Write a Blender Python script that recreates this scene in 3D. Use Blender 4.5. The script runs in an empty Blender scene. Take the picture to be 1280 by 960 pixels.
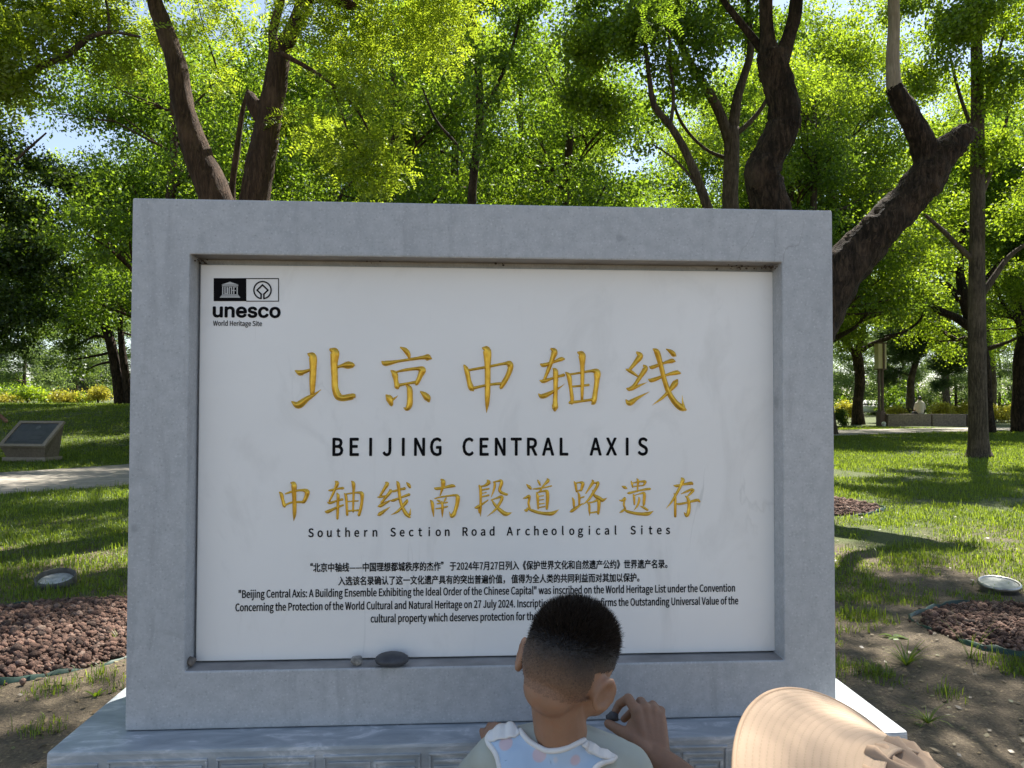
import bpy, bmesh, math, random
import numpy as np
from mathutils import Vector, Matrix, Quaternion
from mathutils.bvhtree import BVHTree
R = math.radians
scene = bpy.context.scene
C = scene.collection
random.seed(7)
RNG = np.random.default_rng(11)

# ------------------------------------------------------------------ camera, world, sun, exposure
F, CW, CH = 930.0, 1280.0, 960.0                # focal length and frame of the photograph, in its pixels
CAM = Vector((-0.05, -1.586, 1.227))
YAW, PITCH, ROLL = R(3.38), R(1.35), R(0.13)
fwd = Vector((math.sin(YAW) * math.cos(PITCH), math.cos(YAW) * math.cos(PITCH), math.sin(PITCH)))
rgt = Vector((math.cos(YAW), -math.sin(YAW), 0))
upv = rgt.cross(fwd)
rr = math.cos(ROLL) * rgt + math.sin(ROLL) * upv
uu = -math.sin(ROLL) * rgt + math.cos(ROLL) * upv
cd = bpy.data.cameras.new('camera')
cam = bpy.data.objects.new('camera', cd)
C.objects.link(cam)
m3 = Matrix((rr, uu, -fwd)).transposed()
cam.matrix_world = Matrix.Translation(CAM) @ m3.to_4x4()
cd.sensor_width = 36.0
cd.lens = F / CW * 36.0
cd.clip_start = 0.02
cd.clip_end = 900
scene.camera = cam

SUN_EL, SUN_AZ = R(56), R(36)                    # azimuth measured from +Y towards +X: the sun stands behind the slab, to the right
w = bpy.data.worlds.new('World')
scene.world = w
w.use_nodes = True
nt = w.node_tree
bg = nt.nodes['Background']
sky = nt.nodes.new('ShaderNodeTexSky')
sky.sky_type = 'NISHITA'
sky.sun_disc = False
sky.sun_elevation = SUN_EL
sky.sun_rotation = SUN_AZ
sky.dust_density = 0.4
sky.ozone_density = 2.0
sky.air_density = 1.0
hs = nt.nodes.new('ShaderNodeHueSaturation')
hs.inputs['Saturation'].default_value = 0.78
nt.links.new(sky.outputs['Color'], hs.inputs['Color'])
nt.links.new(hs.outputs['Color'], bg.inputs['Color'])
bg.inputs['Strength'].default_value = 0.054
sd = bpy.data.lights.new('sun', 'SUN')
sd.energy = 3.7
sd.angle = R(0.5)
sd.color = (1.0, 0.95, 0.86)
sun = bpy.data.objects.new('sun', sd)
C.objects.link(sun)
sdir = Vector((math.sin(SUN_AZ) * math.cos(SUN_EL), math.cos(SUN_AZ) * math.cos(SUN_EL), math.sin(SUN_EL)))
sun.rotation_euler = sdir.to_track_quat('Z', 'Y').to_euler()
vs = scene.view_settings
vs.view_transform = 'Standard'
vs.look = 'None'
vs.gamma = 1.0
vs.use_curve_mapping = False
vs.exposure = 2.02
cy = scene.cycles
cy.use_denoising = True
cy.max_bounces = 8
cy.diffuse_bounces = 4
cy.glossy_bounces = 2
cy.transmission_bounces = 6
cy.transparent_max_bounces = 6
cy.caustics_reflective = False
cy.caustics_refractive = False
cy.use_adaptive_sampling = True
cy.adaptive_threshold = 0.015


def ray(px, py):
    return (fwd + rr * ((px - CW / 2) / F) - uu * ((py - CH / 2) / F))


def at(px, py, d):
    """the world point a pixel of the photograph shows at depth d"""
    return CAM + ray(px, py) * d


def G(px, py, z=0.0):
    """the ground point a pixel of the photograph shows"""
    r = ray(px, py)
    return CAM + r * ((z - CAM.z) / r.z)


def onplane(px, py, y):
    r = ray(px, py)
    p = CAM + r * ((y - CAM.y) / r.y)
    return p.x, p.z


# ------------------------------------------------------------------ materials
def mat(name):
    m = bpy.data.materials.new(name)
    m.use_nodes = True
    n = m.node_tree
    return m, n, n.nodes['Principled BSDF']


def node(n, kind, **kw):
    x = n.nodes.new(kind)
    for k, v in kw.items():
        if k in x.inputs:
            x.inputs[k].default_value = v
        else:
            setattr(x, k, v)
    return x


def coords(n, scale=(1, 1, 1), rot=(0, 0, 0), kind='Object'):
    t = n.nodes.new('ShaderNodeTexCoord')
    mp = n.nodes.new('ShaderNodeMapping')
    mp.inputs['Scale'].default_value = scale
    mp.inputs['Rotation'].default_value = rot
    n.links.new(t.outputs[kind], mp.inputs['Vector'])
    return mp.outputs['Vector']


def noise(n, vec, scale, detail=6, rough=0.55, dist=0.0):
    x = n.nodes.new('ShaderNodeTexNoise')
    x.inputs['Scale'].default_value = scale
    x.inputs['Detail'].default_value = detail
    x.inputs['Roughness'].default_value = rough
    x.inputs['Distortion'].default_value = dist
    if vec is not None:
        n.links.new(vec, x.inputs['Vector'])
    return x.outputs['Fac']


def ramp(n, fac, stops, interp='LINEAR'):
    x = n.nodes.new('ShaderNodeValToRGB')
    cr = x.color_ramp
    cr.interpolation = interp
    while len(cr.elements) < len(stops):
        cr.elements.new(0.5)
    for e, (p, c) in zip(cr.elements, stops):
        e.position = p
        e.color = (*c, 1) if len(c) == 3 else c
    n.links.new(fac, x.inputs['Fac'])
    return x.outputs['Color']


def mix(n, fac, a, b, mode='MIX'):
    x = n.nodes.new('ShaderNodeMix')
    x.data_type = 'RGBA'
    x.blend_type = mode
    for k, v in ((0, fac), (6, a), (7, b)):
        if isinstance(v, (int, float)):
            x.inputs[k].default_value = v
        elif isinstance(v, tuple):
            x.inputs[k].default_value = (*v, 1) if len(v) == 3 else v
        else:
            n.links.new(v, x.inputs[k])
    return x.outputs[2]


def bump(n, bs, h, strength, dist):
    b = n.nodes.new('ShaderNodeBump')
    b.inputs['Strength'].default_value = strength
    b.inputs['Distance'].default_value = dist
    n.links.new(h, b.inputs['Height'])
    n.links.new(b.outputs['Normal'], bs.inputs['Normal'])


def simple(name, col, rough=0.6, metal=0.0, var=0.12, scale=20, bmp=0.0):
    m, n, b = mat(name)
    f = noise(n, coords(n), scale)
    lo = tuple(c * (1 - var) for c in col)
    hi = tuple(min(1, c * (1 + var)) for c in col)
    n.links.new(ramp(n, f, [(0.3, lo), (0.7, hi)]), b.inputs['Base Color'])
    b.inputs['Roughness'].default_value = rough
    b.inputs['Metallic'].default_value = metal
    if bmp:
        bump(n, b, f, bmp, 0.01)
    return m


def stone_grey():
    m, n, b = mat('blue_grey_marble')
    v = coords(n)
    big = noise(n, v, 2.2, 8, 0.6, 0.6)
    fine = noise(n, v, 38, 5, 0.6)
    c = ramp(n, big, [(0.25, (0.36, 0.38, 0.395)), (0.5, (0.43, 0.447, 0.46)), (0.75, (0.475, 0.487, 0.497))])
    c = mix(n, 0.4, c, ramp(n, fine, [(0.3, (0.31, 0.325, 0.335)), (0.7, (0.55, 0.56, 0.57))]))
    st = noise(n, coords(n, (9, 9, 1.3)), 2.0, 6, 0.6, 1.0)      # run-off stains
    c = mix(n, ramp(n, st, [(0.54, (0, 0, 0)), (0.74, (0.6, 0.6, 0.6))]), c, (0.31, 0.32, 0.33))
    gr = noise(n, v, 210, 2, 0.5)
    c = mix(n, ramp(n, gr, [(0.60, (0, 0, 0)), (0.70, (0.55, 0.55, 0.55))]), c, (0.62, 0.63, 0.64))
    c = mix(n, ramp(n, gr, [(0.30, (0.5, 0.5, 0.5)), (0.40, (0, 0, 0))]), c, (0.24, 0.25, 0.26))
    spot = noise(n, v, 16, 2, 0.5)
    c = mix(n, ramp(n, spot, [(0.70, (0, 0, 0)), (0.76, (0.5, 0.5, 0.5))]), c, (0.24, 0.25, 0.26))
    # thin dark cracks
    wv = node(n, 'ShaderNodeTexNoise', Scale=3.1, Detail=5.0, Distortion=1.2)
    n.links.new(coords(n, (1, 1, 0.5)), wv.inputs['Vector'])
    ck = ramp(n, wv.outputs['Fac'], [(0.494, (0, 0, 0)), (0.5, (1, 1, 1)), (0.506, (0, 0, 0))])
    msk = ramp(n, noise(n, v, 1.7, 2), [(0.55, (0, 0, 0)), (0.68, (0.5, 0.5, 0.5))])
    c = mix(n, mix(n, 1.0, ck, msk, 'MULTIPLY'), c, (0.2, 0.2, 0.2))
    n.links.new(c, b.inputs['Base Color'])
    b.inputs['Roughness'].default_value = 0.5
    bump(n, b, fine, 0.12, 0.004)
    return m


def stone_plinth():
    m, n, b = mat('streaked_grey_marble')
    v = coords(n, (3.0, 9, 9), (0.0, 0.25, 0.45))
    s = noise(n, v, 2.4, 8, 0.62, 1.4)
    c = ramp(n, s, [(0.28, (0.24, 0.275, 0.30)), (0.47, (0.345, 0.38, 0.405)), (0.56, (0.44, 0.47, 0.49)), (0.62, (0.64, 0.655, 0.67)), (0.68, (0.385, 0.42, 0.44))])
    g = noise(n, coords(n), 5, 5)
    c = mix(n, ramp(n, g, [(0.4, (0, 0, 0)), (0.75, (0.5, 0.5, 0.5))]), c, (0.32, 0.34, 0.35))
    n.links.new(c, b.inputs['Base Color'])
    b.inputs['Roughness'].default_value = 0.42
    bump(n, b, noise(n, coords(n), 60, 4), 0.08, 0.004)
    return m


def marble_white():
    m, n, b = mat('white_marble')
    v = coords(n)
    c = ramp(n, noise(n, v, 1.6, 7, 0.6, 0.5), [(0.3, (0.83, 0.815, 0.785)), (0.7, (0.90, 0.885, 0.855))])
    sm = noise(n, coords(n, (2, 2, 1), (0, 0.5, 0)), 3.2, 8, 0.62, 1.1)
    c = mix(n, ramp(n, sm, [(0.55, (0, 0, 0)), (0.78, (0.45, 0.45, 0.45))]), c, (0.60, 0.585, 0.555))
    wv = node(n, 'ShaderNodeTexNoise', Scale=1.5, Detail=6.0, Distortion=0.6, Roughness=0.5)
    n.links.new(coords(n, (2.6, 1, 0.8), (0, 0.55, 0)), wv.inputs['Vector'])
    ck = ramp(n, wv.outputs['Fac'], [(0.492, (0, 0, 0)), (0.5, (1, 1, 1)), (0.508, (0, 0, 0))])
    msk = ramp(n, noise(n, coords(n), 2.6, 3), [(0.54, (0, 0, 0)), (0.70, (0.35, 0.35, 0.35))])
    c = mix(n, mix(n, 1.0, ck, msk, 'MULTIPLY'), c, (0.38, 0.38, 0.36))
    n.links.new(c, b.inputs['Base Color'])
    b.inputs['Roughness'].default_value = 0.33
    return m


def bark(name, c0, c1, sx=5.0, rough=0.9, strength=0.9, scale=7):
    m, n, b = mat(name)
    v = coords(n, (sx, sx, 1))
    f = noise(n, v, scale, 8, 0.65, 0.8)
    g = noise(n, coords(n, (sx, sx, 0.8)), scale * 0.4, 4, 0.6, 1.5)
    k = noise(n, coords(n), 3.0, 4)
    c = ramp(n, f, [(0.36, c0), (0.66, c1)])
    c = mix(n, ramp(n, g, [(0.42, (0.75, 0.75, 0.75)), (0.56, (0, 0, 0))]), c, c0)  # furrow shade put into the colour to deepen the relief
    c = mix(n, ramp(n, k, [(0.5, (0, 0, 0)), (0.72, (0.4, 0.4, 0.4))]), c, tuple(min(1, x * 1.5) for x in c1))
    n.links.new(c, b.inputs['Base Color'])
    b.inputs['Roughness'].default_value = rough
    b.inputs['Specular IOR Level'].default_value = 0.2
    bump(n, b, mix(n, 0.55, f, g), strength, 0.07)
    return m


def leaf(name, refl, trans, spread=0.45, tw=0.5, rough=0.45):
    m = bpy.data.materials.new(name)
    m.use_nodes = True
    n = m.node_tree
    n.nodes.remove(n.nodes['Principled BSDF'])
    out = n.nodes['Material Output']
    geo = n.nodes.new('ShaderNodeNewGeometry')
    rnd = geo.outputs['Random Per Island']

    def tint(c):
        lo = tuple(x * (1 - spread) for x in c)
        hi = (min(1, c[0] * (1 + spread * 1.3)), min(1, c[1] * (1 + spread)), c[2] * (1 + spread * 0.2))
        return ramp(n, rnd, [(0.0, lo), (0.6, c), (1.0, hi)])
    d = n.nodes.new('ShaderNodeBsdfDiffuse')
    n.links.new(tint(refl), d.inputs['Color'])
    t = n.nodes.new('ShaderNodeBsdfTranslucent')
    n.links.new(tint(trans), t.inputs['Color'])
    g = n.nodes.new('ShaderNodeBsdfGlossy')
    g.inputs['Color'].default_value = (0.9, 0.95, 0.9, 1)
    g.inputs['Roughness'].default_value = rough
    a = n.nodes.new('ShaderNodeMixShader')
    a.inputs[0].default_value = tw
    n.links.new(d.outputs[0], a.inputs[1])
    n.links.new(t.outputs[0], a.inputs[2])
    k = n.nodes.new('ShaderNodeMixShader')
    k.inputs[0].default_value = 0.03
    n.links.new(a.outputs[0], k.inputs[1])
    n.links.new(g.outputs[0], k.inputs[2])
    n.links.new(k.outputs[0], out.inputs['Surface'])
    return m


M = {}
M['slab'] = stone_grey()
M['plinth'] = stone_plinth()
M['marble'] = marble_white()
M['black'] = simple('black_enamel', (0.007, 0.007, 0.008), 0.8, 0, 0.2)
M['black'].node_tree.nodes['Principled BSDF'].inputs['Specular IOR Level'].default_value = 0.08
M['white_mark'] = simple('pale_marking', (0.55, 0.55, 0.54), 0.45, 0, 0.05)
M['recess'] = simple('darker_recess_stone', (0.27, 0.26, 0.25), 0.7, 0, 0.25, 14)
m, n, b = mat('gold_paint')
f = noise(n, coords(n), 60, 4)
n.links.new(ramp(n, f, [(0.3, (0.62, 0.34, 0.03)), (0.7, (0.88, 0.56, 0.07))]), b.inputs['Base Color'])
b.inputs['Metallic'].default_value = 0.65
b.inputs['Roughness'].default_value = 0.30
M['gold'] = m
M['bark_dark'] = bark('dark_furrowed_bark', (0.010, 0.007, 0.005), (0.085, 0.057, 0.040), 4, strength=1.0)
M['bark_brown'] = bark('brown_bark', (0.035, 0.022, 0.015), (0.125, 0.078, 0.052), 6, strength=0.7)
M['bark_grey'] = bark('grey_brown_bark', (0.04, 0.03, 0.022), (0.14, 0.105, 0.078), 6, strength=0.7)
M['bare_wood'] = bark('bare_pale_wood', (0.23, 0.19, 0.15), (0.38, 0.32, 0.26), 9, 0.8, 0.2)
M['leaf_locust'] = leaf('yellow_green_leaflets', (0.125, 0.185, 0.014), (0.41, 0.53, 0.03), 0.35, 0.55)
M['leaf_mid'] = leaf('mid_green_leaves', (0.075, 0.135, 0.014), (0.26, 0.41, 0.024), 0.45, 0.52)
M['leaf_lime'] = leaf('lime_green_leaves', (0.105, 0.165, 0.014), (0.36, 0.51, 0.025), 0.45, 0.55)
M['leaf_dark'] = leaf('dark_green_leaves', (0.035, 0.066, 0.012), (0.13, 0.21, 0.014), 0.45, 0.45)
M['leaf_pine'] = leaf('pine_needles', (0.055, 0.095, 0.035), (0.09, 0.15, 0.04), 0.4, 0.35)
M['leaf_pale'] = leaf('pale_green_leaves', (0.11, 0.17, 0.055), (0.25, 0.36, 0.08), 0.4, 0.5)
M['leaf_gold'] = leaf('golden_leaves', (0.36, 0.32, 0.04), (0.48, 0.46, 0.05), 0.35, 0.5)
M['grass'] = leaf('grass_blades', (0.085, 0.14, 0.016), (0.26, 0.36, 0.025), 0.5, 0.5)


# ------------------------------------------------------------------ mesh helpers
def raw_mesh(name, V, Fc, mats=()):
    """fast mesh from an (n,3) array and an (m,k) array of equal-sided faces"""
    V = np.asarray(V, np.float32)
    Fc = np.asarray(Fc, np.int32)
    me = bpy.data.meshes.new(name)
    me.vertices.add(len(V))
    me.vertices.foreach_set('co', V.ravel())
    k = Fc.shape[1]
    me.loops.add(Fc.size)
    me.loops.foreach_set('vertex_index', Fc.ravel())
    me.polygons.add(len(Fc))
    me.polygons.foreach_set('loop_start', np.arange(0, Fc.size, k, dtype=np.int32))
    me.update(calc_edges=True)
    for x in mats:
        me.materials.append(x)
    return me


def link(name, me, parent=None, material=None, smooth=False):
    o = bpy.data.objects.new(name, me)
    C.objects.link(o)
    if parent is not None:
        o.parent = parent
    if material is not None and not me.materials:
        me.materials.append(material)
    if smooth and len(me.polygons):
        me.polygons.foreach_set('use_smooth', np.ones(len(me.polygons), bool))
    return o


def bm_obj(name, bm, material, parent=None, smooth=False):
    bmesh.ops.recalc_face_normals(bm, faces=bm.faces)
    me = bpy.data.meshes.new(name)
    bm.to_mesh(me)
    bm.free()
    return link(name, me, parent, material, smooth)


def thing(name, label, cat, loc=(0, 0, 0), rz=0.0, group=None):
    o = bpy.data.objects.new(name, None)
    o.empty_display_size = 0.1
    C.objects.link(o)
    o.location = loc
    o.rotation_euler = (0, 0, rz)
    return tag(o, label, cat, group)


def tag(o, label=None, cat=None, group=None, kind=None):
    for k, v in (('label', label), ('category', cat), ('group', group), ('kind', kind)):
        if v:
            o[k] = v
    return o


def dup(root, loc, rz=0.0, sc=None, label=None):
    r = root.copy()
    C.objects.link(r)
    r.location = loc
    r.rotation_euler = (0, 0, rz)
    if sc is not None:
        r.scale = (sc, sc, sc) if isinstance(sc, (int, float)) else sc
    if label:
        r['label'] = label
    for ch in list(root.children):
        c = ch.copy()
        C.objects.link(c)
        c.parent = r
        for g in ch.children:
            d = g.copy()
            C.objects.link(d)
            d.parent = c
    return r


def box(bm, x0, x1, y0, y1, z0, z1, bev=0.0, mtx=None):
    r = bmesh.ops.create_cube(bm, size=1)
    vs_ = r['verts']
    bmesh.ops.scale(bm, vec=(x1 - x0, y1 - y0, z1 - z0), verts=vs_)
    bmesh.ops.translate(bm, vec=((x0 + x1) / 2, (y0 + y1) / 2, (z0 + z1) / 2), verts=vs_)
    if bev:
        es = list({e for v in vs_ for e in v.link_edges})
        res = bmesh.ops.bevel(bm, geom=es, offset=bev, segments=2, affect='EDGES', profile=0.6)
        vs_ = list({v for f_ in res['faces'] for v in f_.verts} | {v for v in vs_ if v.is_valid})
    if mtx is not None:
        bmesh.ops.transform(bm, matrix=mtx, verts=vs_)
    return vs_


def tube_arrays(pts, rad, seg=10, wob=0.0, seed=0, cap=True):
    """swept tube with per-point radius; returns verts, quads"""
    P = np.array([tuple(p) for p in pts], float)
    rad = np.array(rad, float)
    k = len(P)
    T = np.gradient(P, axis=0)
    T /= np.linalg.norm(T, axis=1)[:, None] + 1e-9
    nrm = np.cross(T[0], [0.13, 0.99, 0.05])
    if np.linalg.norm(nrm) < 1e-3:
        nrm = np.cross(T[0], [1, 0, 0])
    nrm /= np.linalg.norm(nrm)
    rs = np.random.default_rng(seed)
    ang = np.linspace(0, 2 * np.pi, seg, endpoint=False)
    V = []
    lob = 1 + wob * rs.normal(0, 1, seg)
    for i in range(k):
        nrm = nrm - T[i] * nrm.dot(T[i])
        nrm /= np.linalg.norm(nrm)
        bi = np.cross(T[i], nrm)
        lob = lob * 0.75 + 0.25 * (1 + wob * 1.6 * rs.normal(0, 1, seg))
        V.append(P[i] + rad[i] * lob[:, None] * (np.cos(ang)[:, None] * nrm + np.sin(ang)[:, None] * bi))
    V = np.concatenate(V)
    Fq = []
    for i in range(k - 1):
        a = i * seg + np.arange(seg)
        b_ = i * seg + (np.arange(seg) + 1) % seg
        Fq.append(np.stack([a, b_, b_ + seg, a + seg], 1))
    Fq = np.concatenate(Fq)
    if cap:
        c0, c1 = len(V), len(V) + 1
        V = np.vstack([V, P[0], P[-1]])
        a = np.arange(0, seg)
        b_ = (a + 1) % seg
        e = (k - 1) * seg
        Fq = np.vstack([Fq, np.stack([a, np.full(seg, c0), np.full(seg, c0), b_], 1) * 0 + np.stack([b_, a, np.full(seg, c0), np.full(seg, c0)], 1),
                        np.stack([e + a, e + b_, np.full(seg, c1), np.full(seg, c1)], 1)])
    return V, Fq


def quads_obj(name, parts, material, parent=None, smooth=True):
    Vs, Fs, o = [], [], 0
    for V, Fq in parts:
        Vs.append(V)
        Fs.append(Fq + o)
        o += len(V)
    V = np.concatenate(Vs)
    Fq = np.concatenate(Fs)
    me = bpy.data.meshes.new(name)
    faces = [tuple(dict.fromkeys(q)) for q in Fq.tolist()]
    me.from_pydata(V.tolist(), [], faces)
    me.update()
    return link(name, me, parent, material, smooth)


def catmull(P, n_per=6):
    P = np.array(P, float)
    if len(P) < 3:
        t = np.linspace(0, 1, n_per + 1)[:, None]
        return P[0] * (1 - t) + P[-1] * t
    A = np.vstack([2 * P[0] - P[1], P, 2 * P[-1] - P[-2]])
    out = []
    for i in range(1, len(A) - 2):
        p0, p1, p2, p3 = A[i - 1], A[i], A[i + 1], A[i + 2]
        t = np.linspace(0, 1, n_per, endpoint=False)[:, None]
        out.append(0.5 * (2 * p1 + (p2 - p0) * t + (2 * p0 - 5 * p1 + 4 * p2 - p3) * t ** 2 + (3 * p1 - p0 - 3 * p2 + p3) * t ** 3))
    out.append(A[-2][None])
    return np.concatenate(out)


# ------------------------------------------------------------------ the inscribed stone monument
PLZ = 0.55                                       # top of the plinth
SLAB_W, SLAB_H, SLAB_T = 1.5, 1.1, 0.30
PY = 0.050                                       # depth of the marble panel's face behind the slab's face
mon = thing('stone_monument', 'grey stone slab framing a white marble panel of gold and black lettering', 'monument', (0, 0, 0))

# plinth: cap and body with the carved key-pattern relief
bm = bmesh.new()
box(bm, -SLAB_W / 2 - 0.11, SLAB_W / 2 + 0.11, -0.085, SLAB_T + 0.085, 0.0, PLZ - 0.002, 0.007)
plinth = bm_obj('plinth', bm, M['plinth'], mon)
bm = bmesh.new()
yf = -0.085


def ridge(bm, x0, x1, z0, z1, t=0.004):
    box(bm, x0, x1, yf - t, yf + 0.004, z0, z1, 0.0015)


def key_spiral(bm, x0, x1, z0, z1, mirror):
    """one square spiral of the key pattern, drawn with raised bands"""
    wd, gp = 0.006, 0.0065
    def X(x):
        return x0 + x1 - x if mirror else x
    def seg(ax, az, bx, bz):
        a_, b_ = sorted((X(ax), X(bx)))
        c_, d_ = sorted((az, bz))
        ridge(bm, a_ - wd / 2 * (az == bz) , b_ + wd / 2 * (az == bz), c_ - wd / 2, d_ + wd / 2) if az == bz else ridge(bm, a_ - wd / 2, b_ + wd / 2, c_ + wd / 2, d_ - wd / 2, 0.0036)
    a, b_, c_, d_ = x0, x1, z0, z1
    step = wd + gp
    seg(a, d_, b_, d_)
    k = 0
    while b_ - a > 2 * step and d_ - c_ > 2 * step and k < 4:
        seg(b_, d_, b_, c_)
        seg(b_, c_, a, c_)
        d2 = d_ - step
        seg(a, c_, a, d2)
        b2 = b_ - step
        seg(a, d2, b2, d2)
        a, b_, c_, d_ = a + step, b2, c_ + step, d2
        k += 1


pitch = 0.2066
x = -SLAB_W / 2 - 0.11 + 0.012
xs0 = -0.852 + 0.10
ridge(bm, -0.85, -0.762, 0.520, 0.526)
ridge(bm, -0.768, -0.762, 0.36, 0.5195, 0.0036)
for k in range(7):
    a = -0.745 + k * pitch
    b_ = a + pitch - 0.016
    z1, z0 = 0.530, 0.36
    ridge(bm, a, b_, z1 - 0.005, z1)
    ridge(bm, a, a + 0.005, z0, z1 - 0.0055, 0.0036)
    ridge(bm, b_ - 0.005, b_, z0, z1 - 0.0055, 0.0036)
    ridge(bm, a, b_, z0 - 0.0055, z0 - 0.0005)
    mid = (a + b_) / 2
    key_spiral(bm, a + 0.013, mid - 0.006, z0 + 0.01, z1 - 0.016, False)
    key_spiral(bm, mid + 0.006, b_ - 0.013, z0 + 0.01, z1 - 0.016, True)
ridge(bm, 0.762, 0.85, 0.520, 0.526)
ridge(bm, 0.762, 0.768, 0.36, 0.5195, 0.0036)
ridge(bm, 0.782, 0.84, 0.506, 0.511)
relief = bm_obj('key_pattern_relief', bm, M['plinth'], plinth)

# slab with its sunk field
ox0, oz1 = onplane(235.5, 317.5, 0)
ox1, _ = onplane(977.5, 329, 0)
_, oz0 = onplane(232, 839.5, 0)
ox0b, _ = onplane(232, 839.5, 0)
ox0 = (ox0 + ox0b) / 2
bm = bmesh.new()
hw = SLAB_W / 2
zt = PLZ + SLAB_H
O = [(-hw, PLZ), (hw, PLZ), (hw, zt), (-hw, zt)]
I = [(ox0, oz0), (ox1, oz0), (ox1, oz1), (ox0, oz1)]
RD = 0.062
vo = [bm.verts.new((x_, 0, z_)) for x_, z_ in O]
vi = [bm.verts.new((x_, 0, z_)) for x_, z_ in I]
vb = [bm.verts.new((x_, RD, z_)) for x_, z_ in I]
vk = [bm.verts.new((x_, SLAB_T, z_)) for x_, z_ in O]
for i in range(4):
    j = (i + 1) % 4
    bm.faces.new((vo[i], vo[j], vi[j], vi[i]))
    bm.faces.new((vi[i], vi[j], vb[j], vb[i]))
    bm.faces.new((vo[j], vo[i], vk[i], vk[j]))
bm.faces.new(vb)
bm.faces.new(vk[::-1])
es = [e for e in bm.edges if not all(v in vb for v in e.verts)]
bmesh.ops.bevel(bm, geom=es, offset=0.0035, segments=2, affect='EDGES', profile=0.6)
slab = bm_obj('slab', bm, M['slab'], mon)
me = slab.data
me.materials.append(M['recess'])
for p in me.polygons:                            # darker grey-brown soffit and floor of the sunk field
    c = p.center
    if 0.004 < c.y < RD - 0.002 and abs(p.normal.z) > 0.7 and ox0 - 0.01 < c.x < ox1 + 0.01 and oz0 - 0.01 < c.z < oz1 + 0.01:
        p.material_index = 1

# marble panel
tl, tr = onplane(249.5, 330.5, PY), onplane(966, 340, PY)
bl, br = onplane(246, 827, PY), onplane(969, 813.5, PY)
px0, px1 = (tl[0] + bl[0]) / 2, (tr[0] + br[0]) / 2
pz1, pz0 = (tl[1] + tr[1]) / 2, (bl[1] + br[1]) / 2
bm = bmesh.new()
box(bm, px0, px1, PY, RD - 0.001, pz0, pz1, 0.002)
panel = bm_obj('marble_panel', bm, M['marble'], mon)

# mud and cobweb specks in the upper corners of the sunk field
bm = bmesh.new()
for cx_, cz_, n_, sp in ((ox1 - 0.012, oz1 - 0.004, 16, 0.010), (ox1 - 0.028, oz1 - 0.003, 8, 0.007), (ox0 + 0.012, oz1 - 0.006, 14, 0.008), (ox1 - 0.075, oz1 - 0.003, 6, 0.008), (ox1 - 0.10, oz1 - 0.003, 6, 0.012), (-0.25, oz1 - 0.002, 3, 0.01), (0.02, oz1 - 0.002, 3, 0.004)):
    for k in range(n_):
        r_ = random.uniform(0.0012, 0.0035)
        mt = Matrix.Translation((cx_ + random.gauss(0, sp), RD * random.uniform(0.35, 0.9), cz_ - random.uniform(0, 0.004))) @ Matrix.Diagonal((1, 1, 0.7, 1))
        bmesh.ops.create_icosphere(bm, subdivisions=1, radius=r_, matrix=mt)
bm_obj('mud_specks', bm, simple('dark_mud', (0.06, 0.045, 0.035), 0.9, 0, 0.4), slab)

# ---- lettering
GLY = {}
try:                                             # the sans face Blender ships with; its built-in one otherwise
    import os
    SANS = bpy.data.fonts.load(os.path.join(bpy.utils.system_resource('DATAFILES', path='fonts'), 'Noto Sans CJK Regular.woff2'))
    GEO = bpy.data.fonts.load(os.path.join(bpy.utils.system_resource('DATAFILES', path='fonts'), 'Inter.woff2'))
except Exception:
    SANS = GEO = None


def glyph(s, bold=0.0):
    """flat mesh of a string with the built-in face at size 1: verts, faces, bounds"""
    key = (s, bold)
    if key not in GLY:
        cu = bpy.data.curves.new('t', 'FONT')
        cu.body = s
        cu.size = 1
        if SANS:
            cu.font = GEO if s == 'unesco' else SANS
        cu.offset = bold
        cu.resolution_u = 3
        cu.fill_mode = 'FRONT'
        o = bpy.data.objects.new('t', cu)
        C.objects.link(o)
        dg = bpy.context.evaluated_depsgraph_get()
        me = bpy.data.meshes.new_from_object(o.evaluated_get(dg))
        V = np.array([tuple(v.co) for v in me.vertices]).reshape(-1, 3)
        Fc = [tuple(p.vertices) for p in me.polygons]
        bpy.data.objects.remove(o)
        bpy.data.curves.remove(cu)
        bpy.data.meshes.remove(me)
        GLY[key] = (V, Fc)
    return GLY[key]


LY = PY - 0.0008                                 # painted letters lie a hair proud of the marble


class Lett:
    def __init__(s):
        s.V, s.F = [], []

    def add(s, V, Fc, ox, oz, sx, sz, slope=0.0):
        o = len(s.V)
        for x_, y_, _ in V:
            s.V.append((ox + x_ * sx, LY, oz + y_ * sz + slope * x_ * sx))
        s.F += [tuple(i + o for i in f_) for f_ in Fc]

    def obj(s, name, material, parent):
        me = bpy.data.meshes.new(name)
        me.from_pydata(s.V, [], s.F)
        me.update()
        o = link(name, me, parent, material)
        for p in me.polygons:
            if p.normal.y > 0:
                p.flip()
        return o


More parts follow.
